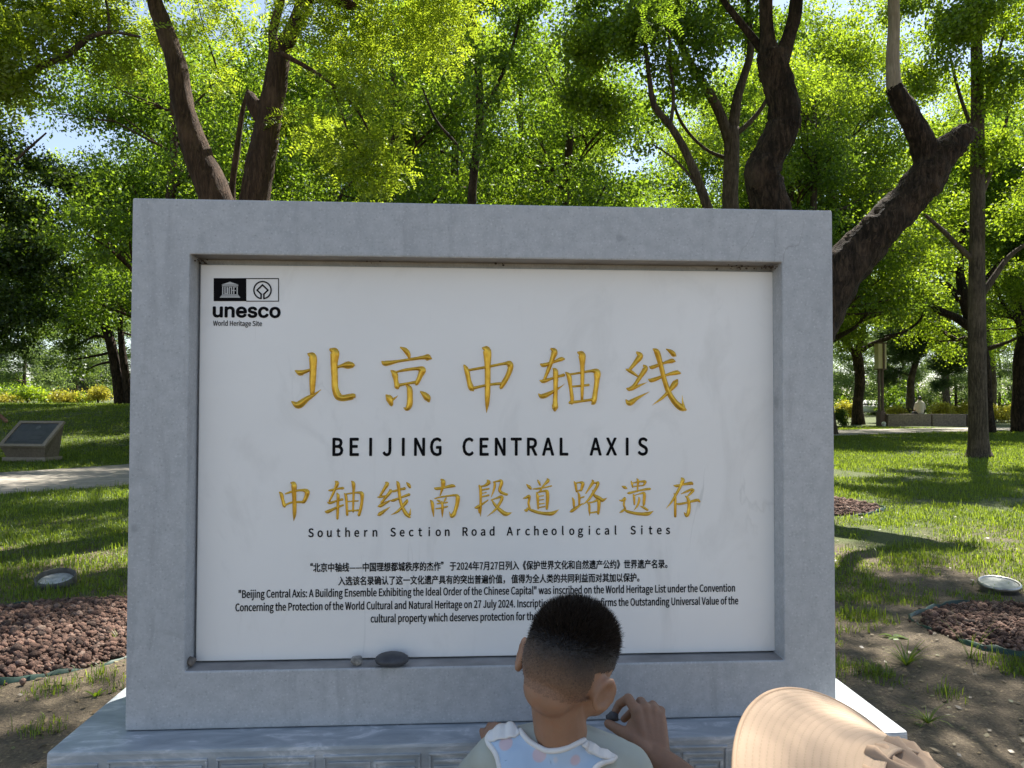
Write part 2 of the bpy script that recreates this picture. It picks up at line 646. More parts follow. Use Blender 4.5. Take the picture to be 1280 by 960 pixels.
def line(name, s, xa, ya, xb, yb, cap, ref='H', bold=0.012, strike=0):
    """a line of running text between two points of the photograph (its baseline ends), cap = height of ref in photo pixels"""
    a, b_ = onplane(xa, ya, PY), onplane(xb, yb, PY)
    V, Fc = glyph(s, bold)
    h = glyph(ref, bold)[0][:, 1]
    hp = onplane(xa, ya - cap, PY)[1] - a[1]
    x0, x1 = V[:, 0].min(), V[:, 0].max()
    sx = (b_[0] - a[0]) / (x1 - x0)
    sz = hp / (h.max() - h.min())
    L = Lett()
    L.add(V - np.array([x0, h.min() if ref != 'H' else 0, 0]), Fc, a[0], (a[1] + b_[1]) / 2, sx, sz)
    st = strike / 1000.0                         # heavier strokes: the same outline struck again a fraction aside, all round
    ns = 0 if not st else 8
    for k in range(ns):
        o = len(L.V)
        L.add(V - np.array([x0, h.min() if ref != 'H' else 0, 0]), Fc, a[0] + st * math.cos(k * math.pi / 4), (a[1] + b_[1]) / 2 + st * math.sin(k * math.pi / 4), sx, sz)
        L.V[o:] = [(q[0], q[1] - 0.00003 * (k + 1), q[2]) for q in L.V[o:]]
    return L.obj(name, M['black'], panel)


def spaced(name, s, xa, ya, xb, yb, cap, wpx, strike):
    """letters on a fixed pitch: xa, xb are the centres of the first and last"""
    a, b_ = onplane(xa, ya, PY), onplane(xb, yb, PY)
    n_ = len(s)
    bold = 0.0
    st = strike / 1000.0
    h = glyph('H', bold)[0][:, 1]
    sz = (onplane(xa, ya - cap, PY)[1] - a[1]) / (h.max() - h.min())
    hw_ = glyph('H', bold)[0][:, 0]
    sx0 = (onplane(xa + wpx, ya, PY)[0] - a[0]) / (hw_.max() - hw_.min())
    L = Lett()
    for i, ch in enumerate(s):
        if ch == ' ':
            continue
        V, Fc = glyph(ch, bold)
        x0, x1 = V[:, 0].min(), V[:, 0].max()
        cxm = a[0] + (b_[0] - a[0]) * i / (n_ - 1)
        lim = 1.25 if ch not in 'mw' else 1.1
        sx = min(sx0, sx0 * lim * (hw_.max() - hw_.min()) / max(x1 - x0, 1e-3)) if x1 - x0 > 0.5 else sx0
        for k in range(9):
            o = len(L.V)
            q_ = 0 if k == 0 else st
            L.add(V - np.array([(x0 + x1) / 2, 0, 0]), Fc, cxm + q_ * math.cos(k * math.pi / 4), (a[1] + b_[1]) / 2 + q_ * math.sin(k * math.pi / 4), sx, sz)
            L.V[o:] = [(q[0], q[1] - 0.00003 * k, q[2]) for q in L.V[o:]]
    return L.obj(name, M['black'], panel)


spaced('title_lettering', 'BEIJING CENTRAL AXIS', 422.3, 570, 803.5, 568.0, 21.5, 12.6, 1.25)
spaced('subtitle_lettering', 'Southern Section Road Archeological Sites', 388.8, 671.5, 834.8, 667.0, 10.4, 6.6, 0.5)
line('chinese_text_line', '“北京中轴线——中国理想都城秩序的杰作” 于2024年7月27日列入《保护世界文化和自然遗产公约》世界遗产名录。', 388, 715, 834, 710, 10.6, '国', 0.0, 0.42)
line('chinese_text_line', '入选该名录确认了这一文化遗产具有的突出普遍价值， 值得为全人类的共同利益而对其加以保护。', 423, 731.5, 799, 727, 10.4, '国', 0.0, 0.42)
line('english_text_line', '"Beijing Central Axis: A Building Ensemble Exhibiting the Ideal Order of the Chinese Capital" was inscribed on the World Heritage List under the Convention', 298.5, 747.5, 918.5, 739, 9.4, 'H', 0.0, 0.42)
line('english_text_line', 'Concerning the Protection of the World Cultural and Natural Heritage on 27 July 2024. Inscription on this List confirms the Outstanding Universal Value of the', 294.5, 764, 922.5, 755, 9.4, 'H', 0.0, 0.42)
line('english_text_line', 'cultural property which deserves protection for the benefit of all humanity.', 463.5, 777.8, 766, 773.3, 9.4, 'H', 0.0, 0.42)
line('unesco_lettering', 'unesco', 266.8, 396.6, 350, 396.6, 12.6, 'unesco', 0.0, 1.5)
line('heritage_lettering', 'World Heritage Site', 266.6, 407.4, 327.5, 407.3, 6.1, 'H', 0.0, 0.2)

# emblem: black box with the temple, outlined box with the ring and square
def poly_mesh(name, polys, material, parent, lift=0.0, k=None):
    V, Fc = [], []
    for P in polys:
        o = len(V)
        for x_, y_ in P:
            a = onplane(x_, y_, PY)
            V.append((a[0], LY - lift, a[1]))
        Fc.append(tuple(range(o, o + len(P))))
    me = bpy.data.meshes.new(name)
    me.from_pydata(V, [], Fc)
    me.update()
    for p in me.polygons:
        if p.normal.y > 0:
            p.flip()
    return link(name, me, parent, material)


def zz(x_, y_):                                  # the photo zoom (8x, from 220,310) the emblem was measured in
    return 220 + x_ / 8, 310 + y_ / 8


def rect(x0, y0, x1, y1):
    return [zz(x0, y0), zz(x1, y0), zz(x1, y1), zz(x0, y1)]


def ringq(cx_, cy_, r0, r1, a0, a1, n_):
    q = []
    for i in range(n_):
        t0, t1 = a0 + (a1 - a0) * i / n_, a0 + (a1 - a0) * (i + 1) / n_
        q.append([zz(cx_ + r0 * math.cos(t0), cy_ + r0 * math.sin(t0)), zz(cx_ + r1 * math.cos(t0), cy_ + r1 * math.sin(t0)),
                  zz(cx_ + r1 * math.cos(t1), cy_ + r1 * math.sin(t1)), zz(cx_ + r0 * math.cos(t1), cy_ + r0 * math.sin(t1))])
    return q


def thick(pts, wd):
    q = []
    for (x0, y0), (x1, y1) in zip(pts, pts[1:]):
        dx, dy = x1 - x0, y1 - y0
        L_ = math.hypot(dx, dy)
        ux, uy = dx / L_, dy / L_
        nx, ny = -uy * wd / 2, ux * wd / 2
        e = wd * 0.5
        q.append([zz(x0 - ux * e + nx, y0 - uy * e + ny), zz(x1 + ux * e + nx, y1 + uy * e + ny), zz(x1 + ux * e - nx, y1 + uy * e - ny), zz(x0 - ux * e - nx, y0 - uy * e - ny)])
    return q


poly_mesh('emblem_box', [rect(378, 302, 704, 532), rect(704, 302, 1030, 311), rect(704, 528, 1030, 536), rect(1022, 311, 1030, 528)]
          , M['black'], panel)
poly_mesh('emblem_ring', ringq(866, 422, 79, 93, R(104), R(436), 40) + [[p for p in q] for q in thick([(852, 505), (852, 462), (812, 422), (866, 370), (920, 422), (880, 462), (880, 505)], 15)], M['black'], panel, 0.0002)
tem = [[zz(541, 338), zz(628, 368), zz(454, 368)], rect(462, 374, 624, 384)]
for x_ in (464, 486, 508, 530, 552, 574, 608):
    tem.append(rect(x_, 388, x_ + 11, 462))
tem += [rect(519, 400, 524, 462), rect(541, 388, 549, 396), rect(585, 388, 604, 394), rect(585, 424, 600, 430), rect(563, 420, 574, 428), rect(497, 452, 508, 460)]
tem += [[zz(464, 465), zz(620, 465), zz(628, 474), zz(456, 474)], [zz(454, 477), zz(630, 477), zz(638, 486), zz(446, 486)], [zz(444, 488), zz(640, 488), zz(644, 497), zz(440, 497)]]
poly_mesh('emblem_temple', tem, M['white_mark'], panel, 0.0004)

# gold characters: brush strokes measured from the photograph as centre lines with widths
Z1 = lambda x_, y_: (340 + x_ / 4.571, 410 + y_ / 4.571)
Z2 = lambda x_, y_: (600 + x_ / 4.571, 410 + y_ / 4.571)
def ZS(o):
    return lambda x_, y_: (o + x_ / 10.667, 590 + y_ / 10.667)
BIG = [(Z1, 4.571, [
    [(132, 243, 8), (160, 256, 34), (185, 250, 24), (228, 236, 14)],
    [(208, 148, 18), (232, 165, 46), (235, 230, 40), (232, 300, 38), (230, 380, 26)],
    [(112, 420, 8), (150, 440, 44), (200, 405, 32), (245, 378, 16), (280, 352, 4)],
    [(372, 224, 16), (400, 216, 22), (432, 212, 44), (462, 212, 32)],
    [(333, 122, 18), (358, 140, 52), (355, 200, 42), (358, 280, 38), (360, 340, 38), (375, 385, 44), (400, 400, 38), (440, 395, 38), (465, 390, 34), (472, 393, 20)],
    [(733, 110, 8), (760, 125, 28), (778, 148, 28), (785, 172, 14)],
    [(628, 192, 12), (650, 202, 32), (720, 190, 18), (800, 178, 18), (865, 168, 24), (890, 168, 40), (910, 175, 12)],
    [(680, 243, 10), (700, 262, 36), (708, 300, 28), (716, 338, 34)],
    [(700, 254, 10), (760, 240, 18), (830, 232, 22), (858, 240, 44), (848, 270, 32), (835, 300, 28), (825, 320, 24)],
    [(710, 330, 22), (770, 318, 16), (830, 308, 20)],
    [(763, 325, 6), (785, 345, 32), (788, 400, 34), (785, 440, 36), (770, 462, 26), (752, 455, 6)],
    [(652, 383, 12), (670, 403, 42), (683, 440, 22)], [(676, 418, 22), (700, 402, 12), (720, 386, 3)],
    [(848, 362, 8), (868, 378, 30), (888, 400, 40), (897, 420, 16)],
    [(1098, 213, 14), (1112, 240, 30), (1125, 300, 28), (1138, 342, 34), (1150, 357, 14)],
    [(1130, 240, 16), (1230, 222, 17), (1328, 203, 18), (1354, 205, 40), (1363, 225, 34), (1348, 270, 30), (1326, 310, 30), (1308, 342, 22)],
    [(1146, 345, 20), (1220, 328, 16), (1298, 318, 18), (1318, 326, 20)],
    [(1203, 113, 12), (1228, 130, 48), (1232, 220, 36), (1232, 330, 34), (1230, 420, 28), (1226, 484, 3)]]),
    (Z2, 4.571, [
    [(345, 206, 10), (365, 212, 26), (420, 195, 16), (462, 178, 26), (482, 177, 12)],
    [(405, 118, 12), (425, 135, 38), (412, 180, 28), (390, 240, 24), (366, 298, 16)],
    [(343, 300, 10), (365, 303, 26), (420, 285, 14), (480, 268, 20)],
    [(418, 232, 12), (432, 250, 32), (432, 330, 28), (430, 410, 28), (428, 455, 36), (414, 440, 8)], [(428, 440, 30), (428, 470, 20)],
    [(334, 376, 8), (358, 390, 30), (420, 362, 20), (470, 330, 6), (484, 318, 2)],
    [(490, 253, 10), (508, 275, 30), (518, 340, 22), (526, 400, 24), (525, 432, 18)],
    [(512, 265, 14), (580, 255, 14), (640, 245, 20), (668, 255, 44), (668, 300, 32), (660, 360, 30), (650, 420, 32), (640, 434, 14)],
    [(520, 335, 12), (580, 330, 14), (622, 325, 16)],
    [(558, 138, 10), (582, 155, 44), (585, 220, 28), (585, 300, 24), (583, 408, 18)],
    [(512, 426, 20), (580, 418, 16), (648, 408, 18)],
    [(896, 138, 14), (915, 160, 38), (890, 195, 28), (855, 238, 18)], [(836, 236, 12), (860, 248, 22), (902, 276, 12)],
    [(935, 213, 12), (945, 232, 32), (915, 280, 26), (880, 330, 22), (850, 352, 24)], [(840, 346, 14), (862, 350, 20), (900, 333, 18), (954, 311, 3)],
    [(833, 410, 8), (855, 428, 36), (900, 400, 20), (968, 364, 3)],
    [(968, 220, 8), (985, 224, 24), (1050, 200, 16), (1095, 188, 28), (1114, 190, 12)],
    [(962, 293, 8), (985, 298, 26), (1060, 270, 16), (1120, 255, 28), (1144, 258, 14)],
    [(990, 120, 12), (1012, 140, 36), (1035, 220, 30), (1055, 300, 30), (1080, 370, 32), (1115, 425, 36), (1150, 455, 40), (1177, 468, 14)], [(1166, 462, 22), (1158, 420, 10), (1155, 382, 2)],
    [(1128, 296, 14), (1114, 318, 38), (1085, 355, 24), (1040, 400, 18), (983, 442, 2)],
    [(1063, 120, 6), (1090, 135, 26), (1108, 152, 30), (1120, 160, 8)]])]
SMALL = [(ZS(340), 10.667, [
    [(98, 268, 20), (125, 300, 50), (145, 380, 44), (165, 450, 50), (172, 470, 20)],
    [(180, 290, 24), (270, 262, 34), (400, 242, 36), (465, 262, 70), (460, 320, 60), (430, 390, 50), (408, 410, 28)],
    [(165, 445, 30), (270, 405, 30), (430, 400, 36)], [(253, 143, 26), (290, 170, 76), (295, 300, 60), (300, 450, 56), (300, 560, 50), (290, 655, 6)],
    [(755, 245, 20), (790, 242, 36), (880, 222, 28), (950, 215, 40)], [(843, 123, 20), (868, 150, 56), (840, 230, 40), (800, 320, 34), (765, 388, 28)],
    [(740, 405, 20), (780, 412, 40), (860, 385, 26), (940, 365, 36)], [(868, 283, 24), (882, 320, 44), (878, 420, 40), (875, 540, 40), (872, 624, 34)],
    [(703, 520, 8), (740, 530, 50), (840, 485, 36), (950, 440, 28)], [(963, 283, 18), (985, 320, 40), (995, 430, 36), (1003, 574, 38)],
    [(985, 295, 24), (1080, 280, 24), (1160, 275, 36), (1198, 292, 56), (1200, 380, 44), (1185, 480, 44), (1158, 578, 42)],
    [(1000, 395, 20), (1150, 385, 22)], [(1060, 123, 18), (1085, 155, 52), (1088, 260, 36), (1085, 380, 32), (1080, 530, 28)], [(1000, 520, 26), (1170, 510, 28)]]),
    (ZS(460), 10.667, [
    [(233, 138, 22), (255, 160, 56), (215, 230, 44), (165, 312, 34)], [(130, 335, 20), (170, 330, 36), (240, 320, 24)],
    [(290, 233, 22), (300, 260, 50), (240, 335, 40), (178, 412, 38)], [(135, 460, 20), (165, 450, 50), (230, 415, 40), (287, 385, 26)],
    [(130, 577, 18), (160, 560, 54), (230, 510, 34), (297, 463, 8)], [(300, 260, 20), (350, 255, 34), (420, 235, 30), (490, 220, 44)],
    [(300, 380, 20), (340, 378, 40), (440, 340, 30), (550, 300, 44)], [(383, 123, 18), (402, 160, 50), (415, 260, 44), (430, 380, 44), (465, 480, 46), (510, 560, 56), (558, 602, 36)],
    [(556, 570, 36), (570, 478, 4)], [(523, 368, 24), (512, 398, 50), (450, 470, 40), (390, 530, 34), (303, 574, 6)], [(513, 138, 14), (540, 170, 46), (562, 208, 32)],
    [(883, 213, 18), (920, 222, 44), (1020, 205, 36), (1120, 185, 50), (1160, 190, 24)], [(973, 98, 22), (1000, 125, 66), (1000, 180, 56), (985, 240, 36), (963, 312, 18)],
    [(833, 378, 22), (855, 410, 46), (865, 500, 40), (876, 598, 12)],
    [(890, 355, 20), (960, 335, 24), (1060, 320, 26), (1160, 310, 36), (1195, 335, 60), (1190, 420, 56), (1165, 510, 52), (1140, 570, 60), (1110, 590, 40), (1083, 528, 8)],
    [(920, 375, 20), (950, 388, 36), (966, 404, 14)], [(1042, 343, 20), (1030, 370, 30), (1010, 397, 12)], [(920, 425, 20), (985, 415, 26), (1060, 405, 24)],
    [(905, 490, 20), (985, 480, 26), (1060, 460, 26)], [(984, 388, 18), (992, 440, 36), (992, 520, 36), (990, 608, 8)]]),
    (ZS(580), 10.667, [
    [(310, 108, 24), (330, 140, 56), (280, 180, 36), (200, 197, 18)], [(203, 178, 28), (220, 220, 44), (222, 350, 38), (222, 480, 36), (220, 594, 8)],
    [(240, 240, 22), (332, 222, 28)], [(240, 330, 22), (330, 310, 30)], [(240, 285, 14), (300, 272, 18)], [(143, 475, 18), (175, 470, 46), (240, 430, 32), (322, 373, 18)], [(198, 488, 28), (204, 545, 24)],
    [(393, 133, 18), (410, 160, 36), (400, 230, 34), (363, 333, 12)], [(390, 135, 20), (440, 125, 26), (490, 115, 40), (500, 150, 50), (475, 230, 44), (490, 268, 44), (545, 294, 40), (577, 300, 34)],
    [(360, 375, 20), (430, 350, 26), (495, 330, 44), (505, 360, 44), (470, 430, 40), (410, 510, 32), (303, 597, 4)], [(368, 368, 10), (400, 420, 36), (450, 480, 46), (520, 540, 60), (570, 560, 58), (640, 540, 4)],
    [(833, 163, 14), (865, 195, 46), (892, 224, 36)], [(788, 352, 14), (830, 340, 36), (868, 322, 44), (870, 360, 36), (860, 420, 34), (875, 480, 34)],
    [(808, 502, 18), (830, 515, 40), (852, 490, 28)], [(840, 480, 20), (900, 510, 40), (990, 540, 44), (1100, 555, 50), (1180, 550, 56), (1268, 498, 4)],
    [(983, 108, 18), (1000, 140, 36), (1017, 178, 22)], [(1108, 88, 18), (1120, 115, 50), (1080, 160, 34), (1030, 212, 18)], [(920, 225, 16), (980, 222, 30), (1080, 205, 24), (1168, 185, 22)],
    [(1032, 213, 22), (1020, 250, 28), (985, 277, 18)], [(968, 273, 22), (980, 320, 40), (985, 400, 36), (990, 490, 28)], [(985, 275, 20), (1060, 255, 28), (1105, 260, 50), (1115, 330, 48), (1110, 420, 44), (1105, 494, 34)],
    [(1000, 325, 16), (1062, 315, 20)], [(1000, 376, 16), (1062, 366, 20)], [(1000, 427, 18), (1070, 418, 20)], [(995, 475, 20), (1080, 460, 22)]]),
    (ZS(700), 10.667, [
    [(188, 128, 22), (205, 160, 40), (215, 220, 36), (220, 264, 26)], [(205, 150, 20), (260, 140, 26), (303, 150, 50), (295, 200, 44), (280, 248, 34)], [(220, 255, 24), (282, 240, 24)],
    [(240, 273, 22), (255, 310, 36), (258, 380, 36), (255, 432, 30)], [(260, 350, 20), (322, 330, 24)], [(163, 343, 18), (180, 380, 36), (185, 440, 34), (190, 494, 22)],
    [(133, 532, 18), (165, 515, 46), (240, 460, 36), (312, 414, 12)], [(428, 108, 22), (440, 135, 44), (400, 200, 36), (343, 288, 18)],
    [(430, 150, 20), (480, 145, 30), (508, 145, 44), (490, 200, 44), (440, 280, 40), (380, 370, 34), (298, 442, 6)], [(428, 238, 10), (460, 310, 40), (520, 350, 60), (570, 375, 50), (628, 344, 4)],
    [(368, 408, 22), (390, 440, 34), (392, 510, 34), (395, 584, 8)], [(385, 410, 24), (440, 400, 26), (508, 372, 40), (520, 400, 50), (518, 470, 46), (510, 558, 34)], [(400, 545, 24), (502, 530, 26)]]),
    (ZS(770), 10.667, [
    [(78, 188, 14), (115, 205, 46), (142, 217, 26)], [(43, 376, 12), (85, 380, 36), (118, 352, 44), (110, 390, 32), (105, 440, 30), (125, 492, 28)], [(48, 542, 12), (85, 520, 36), (112, 494, 22)],
    [(100, 490, 16), (150, 525, 40), (250, 550, 44), (350, 560, 48), (430, 555, 54), (503, 519, 4)], [(203, 123, 22), (215, 165, 30), (225, 204, 24)],
    [(215, 150, 20), (300, 130, 24), (383, 127, 40), (385, 150, 36), (363, 182, 24)], [(225, 195, 20), (362, 180, 20)], [(278, 88, 18), (295, 120, 40), (290, 180, 30), (285, 262, 22)],
    [(148, 280, 12), (180, 280, 36), (280, 255, 26), (400, 230, 36), (457, 225, 34)], [(233, 298, 22), (242, 350, 36), (245, 434, 24)],
    [(250, 310, 16), (320, 290, 20), (373, 282, 40), (378, 340, 44), (372, 420, 40), (364, 453, 18)], [(305, 338, 22), (308, 380, 34), (285, 450, 30), (238, 512, 6)], [(318, 453, 8), (370, 475, 36), (422, 507, 32)],
    [(768, 178, 14), (810, 185, 40), (900, 165, 32), (1000, 150, 50), (1022, 167, 22)], [(873, 78, 22), (890, 110, 60), (860, 190, 44), (800, 300, 40), (740, 400, 30), (668, 487, 6)],
    [(773, 283, 14), (790, 330, 34), (790, 450, 40), (790, 594, 38)], [(868, 292, 12), (930, 265, 30), (1000, 235, 36), (1030, 245, 40), (990, 290, 34), (948, 332, 18)],
    [(923, 318, 14), (960, 360, 44), (975, 450, 50), (965, 540, 54), (940, 580, 50), (907, 538, 10)], [(810, 425, 20), (860, 425, 34), (960, 405, 30), (1080, 375, 44), (1118, 397, 26)]])]


def stroke_mesh(groups, name):
    Vs, Fs, o = [], [], 0
    lift = 0
    for Z, sc, strokes in groups:
        for S in strokes:
            P = []
            for x_, y_, wd in S:
                a = onplane(*Z(x_, y_), PY)
                P.append((a[0], a[1], wd / sc * (1.586 + PY) / F))
            P = catmull(P, 5)
            P[:, 2] = np.maximum(P[:, 2], 0.0006)
            T = np.gradient(P[:, :2], axis=0)
            T /= np.linalg.norm(T, axis=1)[:, None] + 1e-9
            # rounded ends
            P = np.vstack([[*(P[0, :2] - T[0] * P[0, 2] * 0.35), P[0, 2] * 0.3], P, [*(P[-1, :2] + T[-1] * P[-1, 2] * 0.35), P[-1, 2] * 0.3]])
            T = np.vstack([T[:1], T, T[-1:]])
            N = np.stack([-T[:, 1], T[:, 0]], 1)
            prof = [(-0.5, 0.0), (-0.40, 0.42), (-0.10, 0.95), (0.10, 1.0), (0.40, 0.42), (0.5, 0.0)]
            k = len(P)
            lift = (lift + 1) % 7
            V = []
            for i in range(k):
                hgt = min(P[i, 2] * 0.55, 0.0072) + lift * 0.00006
                for u_, q in prof:
                    xx, zz_ = P[i, :2] + N[i] * u_ * P[i, 2]
                    V.append((xx, PY + 0.0004 - hgt * q, zz_))
            m_ = len(prof)
            Fq = [[i * m_ + j, i * m_ + j + 1, (i + 1) * m_ + j + 1, (i + 1) * m_ + j] for i in range(k - 1) for j in range(m_ - 1)]
            Vs += V
            Fs += [[q + o for q in f_] for f_ in Fq] + [[o + j for j in range(m_)], [o + (k - 1) * m_ + j for j in range(m_)][::-1]]
            o += len(V)
    me = bpy.data.meshes.new(name)
    me.from_pydata(Vs, [], Fs)
    bm_ = bmesh.new()
    bm_.from_mesh(me)
    bmesh.ops.recalc_face_normals(bm_, faces=bm_.faces)
    bm_.to_mesh(me)
    bm_.free()
    return link(name, me, panel, M['gold'], True)


for groups, counts in ((BIG, ((5, 9, 4), (11, 11))), (SMALL, ((4, 10), (11, 9), (11, 13), (12,), (13, 6)))):
    for (Z, sc, st), cn in zip(groups, counts):
        i = 0
        for q, c_ in enumerate(cn):
            j = len(st) if q == len(cn) - 1 else i + c_
            stroke_mesh([(Z, sc, st[i:j])], 'gold_character')
            i = j

# stones left on the ledge of the sunk field
def pebble(name, label, px, py, sx, sy, sz, material, yy=0.03, seed=0, rough=0.16):
    bm = bmesh.new()
    bmesh.ops.create_icosphere(bm, subdivisions=3, radius=1)
    rs = random.Random(seed)
    offs = [(Vector((rs.gauss(0, 1), rs.gauss(0, 1), rs.gauss(0, 1))).normalized(), rs.uniform(0.4, 0.9)) for _ in range(9)]
    for v in bm.verts:
        d_ = v.co.copy()
        for nrm, t in offs:                       # chipped flats
            e = d_.dot(nrm) - t
            if e > 0:
                d_ -= nrm * e * rough * 4
        v.co = Vector((d_.x * sx, d_.y * sy, d_.z * sz))
    bmesh.ops.recalc_face_normals(bm, faces=bm.faces)
    zmin = min(v.co.z for v in bm.verts)
    bmesh.ops.translate(bm, vec=(0, 0, -zmin), verts=bm.verts)
    me = bpy.data.meshes.new(name)
    bm.to_mesh(me)
    bm.free()
    o = link(name, me, None, material, True)
    x_, z_ = onplane(px, py, yy)
    o.location = (x_, yy, oz0)
    tag(o, label, 'stone')
    return o


grey_st = simple('speckled_grey_stone', (0.25, 0.24, 0.22), 0.8, 0, 0.6, 90, 0.3)
dark_st = simple('dark_slate_stone', (0.05, 0.052, 0.058), 0.55, 0, 0.3, 40)
brown_st = simple('brown_grey_stone', (0.16, 0.14, 0.12), 0.85, 0, 0.5, 70, 0.3)
pebble('ledge_stone', 'small rough grey pebble on the ledge below the panel, left of the flat dark stone', 446, 831, 0.013, 0.014, 0.011, grey_st, 0.018, 3)
pebble('ledge_stone', 'flat dark oval stone lying on the ledge below the panel', 490, 832, 0.037, 0.032, 0.014, dark_st, 0.012, 5, 0.02)
pebble('ledge_stone', 'small brown-grey stone tucked in the bottom left corner of the sunk panel', 239, 832, 0.011, 0.016, 0.014, brown_st, 0.028, 8)
# ------------------------------------------------------------------ ground, path, beds, grass
def vnoise(x, y, seed=0):
    """cheap smooth value noise in numpy, about 0..1"""
    rs = np.random.default_rng(seed)
    g = rs.random((64, 64))
    xi, yi = np.floor(x).astype(int), np.floor(y).astype(int)
    fx, fy = x - xi, y - yi
    fx, fy = fx * fx * (3 - 2 * fx), fy * fy * (3 - 2 * fy)
    a, b_, c_, d_ = g[xi % 64, yi % 64], g[(xi + 1) % 64, yi % 64], g[xi % 64, (yi + 1) % 64], g[(xi + 1) % 64, (yi + 1) % 64]
    return (a * (1 - fx) + b_ * fx) * (1 - fy) + (c_ * (1 - fx) + d_ * fx) * fy


# path centre line, measured on the ground
pc = [G(-420, 628), G(-150, 611), G(0, 603), G(160, 592), G(400, 573), G(700, 555.5), G(1046, 541), G(1280, 536), G(1700, 531)]
pcl = catmull([(p.x, p.y) for p in pc], 8)
PW = 1.7


def path_dist(x, y):
    d = np.full(x.shape, 1e9)
    for (a, b_), (c_, e) in zip(pcl[:-1], pcl[1:]):
        ux, uy = c_ - a, e - b_
        t = np.clip(((x - a) * ux + (y - b_) * uy) / (ux * ux + uy * uy + 1e-9), 0, 1)
        d = np.minimum(d, np.hypot(x - a - t * ux, y - b_ - t * uy))
    return d


def sst(t):
    t = np.clip(t, 0, 1)
    return t * t * (3 - 2 * t)


def height(x, y):
    rise = 1.06 * sst((y - 15.5) / 13) * sst((-x - 4.0) / 4.0) + 0.22 * sst((y - 30) / 40) * sst((-x - 4.0) / 4.0)
    return rise + height0(x, y)


def height0(x, y):
    near = np.clip(1 - np.hypot(x, y) / 9.5, 0, 1) * np.clip((np.maximum(np.abs(x) - 0.87, np.abs(y - 0.15) - 0.27)) / 0.5, 0, 1)
    return near * (0.07 * (vnoise(x * 1.1 + 9, y * 1.1 + 5, 3) - 0.5) + 0.03 * (vnoise(x * 3.7 + 4, y * 3.7, 5) - 0.5))


nx = 220
ux = np.sign(np.linspace(-1, 1, nx)) * np.abs(np.linspace(-1, 1, nx)) ** 2.6 * 190
gx, gy = np.meshgrid(ux, ux + 3.0)
V = np.stack([gx.ravel(), gy.ravel(), height(gx.ravel(), gy.ravel())], 1)
ii = np.arange(nx * nx).reshape(nx, nx)
Fq = np.stack([ii[:-1, :-1].ravel(), ii[:-1, 1:].ravel(), ii[1:, 1:].ravel(), ii[1:, :-1].ravel()], 1)
m, n, b = mat('soil_and_turf')
v = coords(n)
f1 = noise(n, v, 0.9, 6, 0.6)
f2 = noise(n, v, 14, 6, 0.65)
f3 = noise(n, v, 90, 4, 0.6)
soil = ramp(n, f2, [(0.25, (0.042, 0.03, 0.018)), (0.5, (0.095, 0.071, 0.044)), (0.75, (0.175, 0.136, 0.088))])
soil = mix(n, 0.5, soil, ramp(n, f3, [(0.3, (0.034, 0.025, 0.016)), (0.7, (0.175, 0.136, 0.088))]))
litter = ramp(n, noise(n, v, 45, 3, 0.5), [(0.62, (0, 0, 0)), (0.70, (1, 1, 1))])
soil = mix(n, mix(n, 1.0, litter, (0.5, 0.5, 0.5), 'MULTIPLY'), soil, (0.33, 0.26, 0.15))
turf = ramp(n, f2, [(0.3, (0.04, 0.06, 0.012)), (0.7, (0.09, 0.105, 0.025))])
sep = n.nodes.new('ShaderNodeSeparateXYZ')
n.links.new(n.nodes.new('ShaderNodeTexCoord').outputs['Object'], sep.inputs[0])
far = n.nodes.new('ShaderNodeMapRange')
far.inputs['From Min'].default_value = 2.5
far.inputs['From Max'].default_value = 9.0
far.inputs['To Min'].default_value = -0.22
far.inputs['To Max'].default_value = 0.42
n.links.new(sep.outputs['Y'], far.inputs['Value'])
ad = n.nodes.new('ShaderNodeMath')
ad.operation = 'ADD'
n.links.new(f1, ad.inputs[0])
n.links.new(far.outputs[0], ad.inputs[1])
n.links.new(mix(n, ramp(n, ad.outputs[0], [(0.42, (0, 0, 0)), (0.60, (1, 1, 1))]), soil, turf), b.inputs['Base Color'])
b.inputs['Roughness'].default_value = 0.95
bump(n, b, mix(n, 0.5, f2, f3), 0.9, 0.03)
M['ground'] = m
ground = link('ground', raw_mesh('ground', V, Fq, [M['ground']]), None, None, True)
tag(ground, 'bare soil and thin turf under the trees', 'ground', None, 'structure')

m, n, b = mat('pale_paving')
v = coords(n)
br = n.nodes.new('ShaderNodeTexBrick')
br.inputs['Scale'].default_value = 1.0
br.inputs['Brick Width'].default_value = 0.6
br.inputs['Row Height'].default_value = 0.3
br.inputs['Mortar Size'].default_value = 0.008
br.inputs['Color1'].default_value = (0.33, 0.295, 0.24, 1)
br.inputs['Color2'].default_value = (0.27, 0.24, 0.20, 1)
br.inputs['Mortar'].default_value = (0.12, 0.105, 0.09, 1)
n.links.new(v, br.inputs['Vector'])
n.links.new(mix(n, 0.35, br.outputs['Color'], ramp(n, noise(n, v, 6, 6), [(0.3, (0.15, 0.13, 0.105)), (0.7, (0.38, 0.34, 0.28))])), b.inputs['Base Color'])
b.inputs['Roughness'].default_value = 0.85
T_ = np.gradient(pcl, axis=0)
T_ /= np.linalg.norm(T_, axis=1)[:, None]
Nn = np.stack([-T_[:, 1], T_[:, 0]], 1)
a, b_ = pcl - Nn * PW, pcl + Nn * PW
V, Fq = [], []
for i in range(len(pcl)):
    V += [(a[i, 0], a[i, 1], 0.012), (b_[i, 0], b_[i, 1], 0.012), (a[i, 0], a[i, 1], -0.05), (b_[i, 0], b_[i, 1], -0.05)]
for i in range(len(pcl) - 1):
    o, q = 4 * i, 4 * i + 4
    Fq += [(o, o + 1, q + 1, q), (o + 2, o, q, q + 2), (o + 1, o + 3, q + 3, q + 1)]
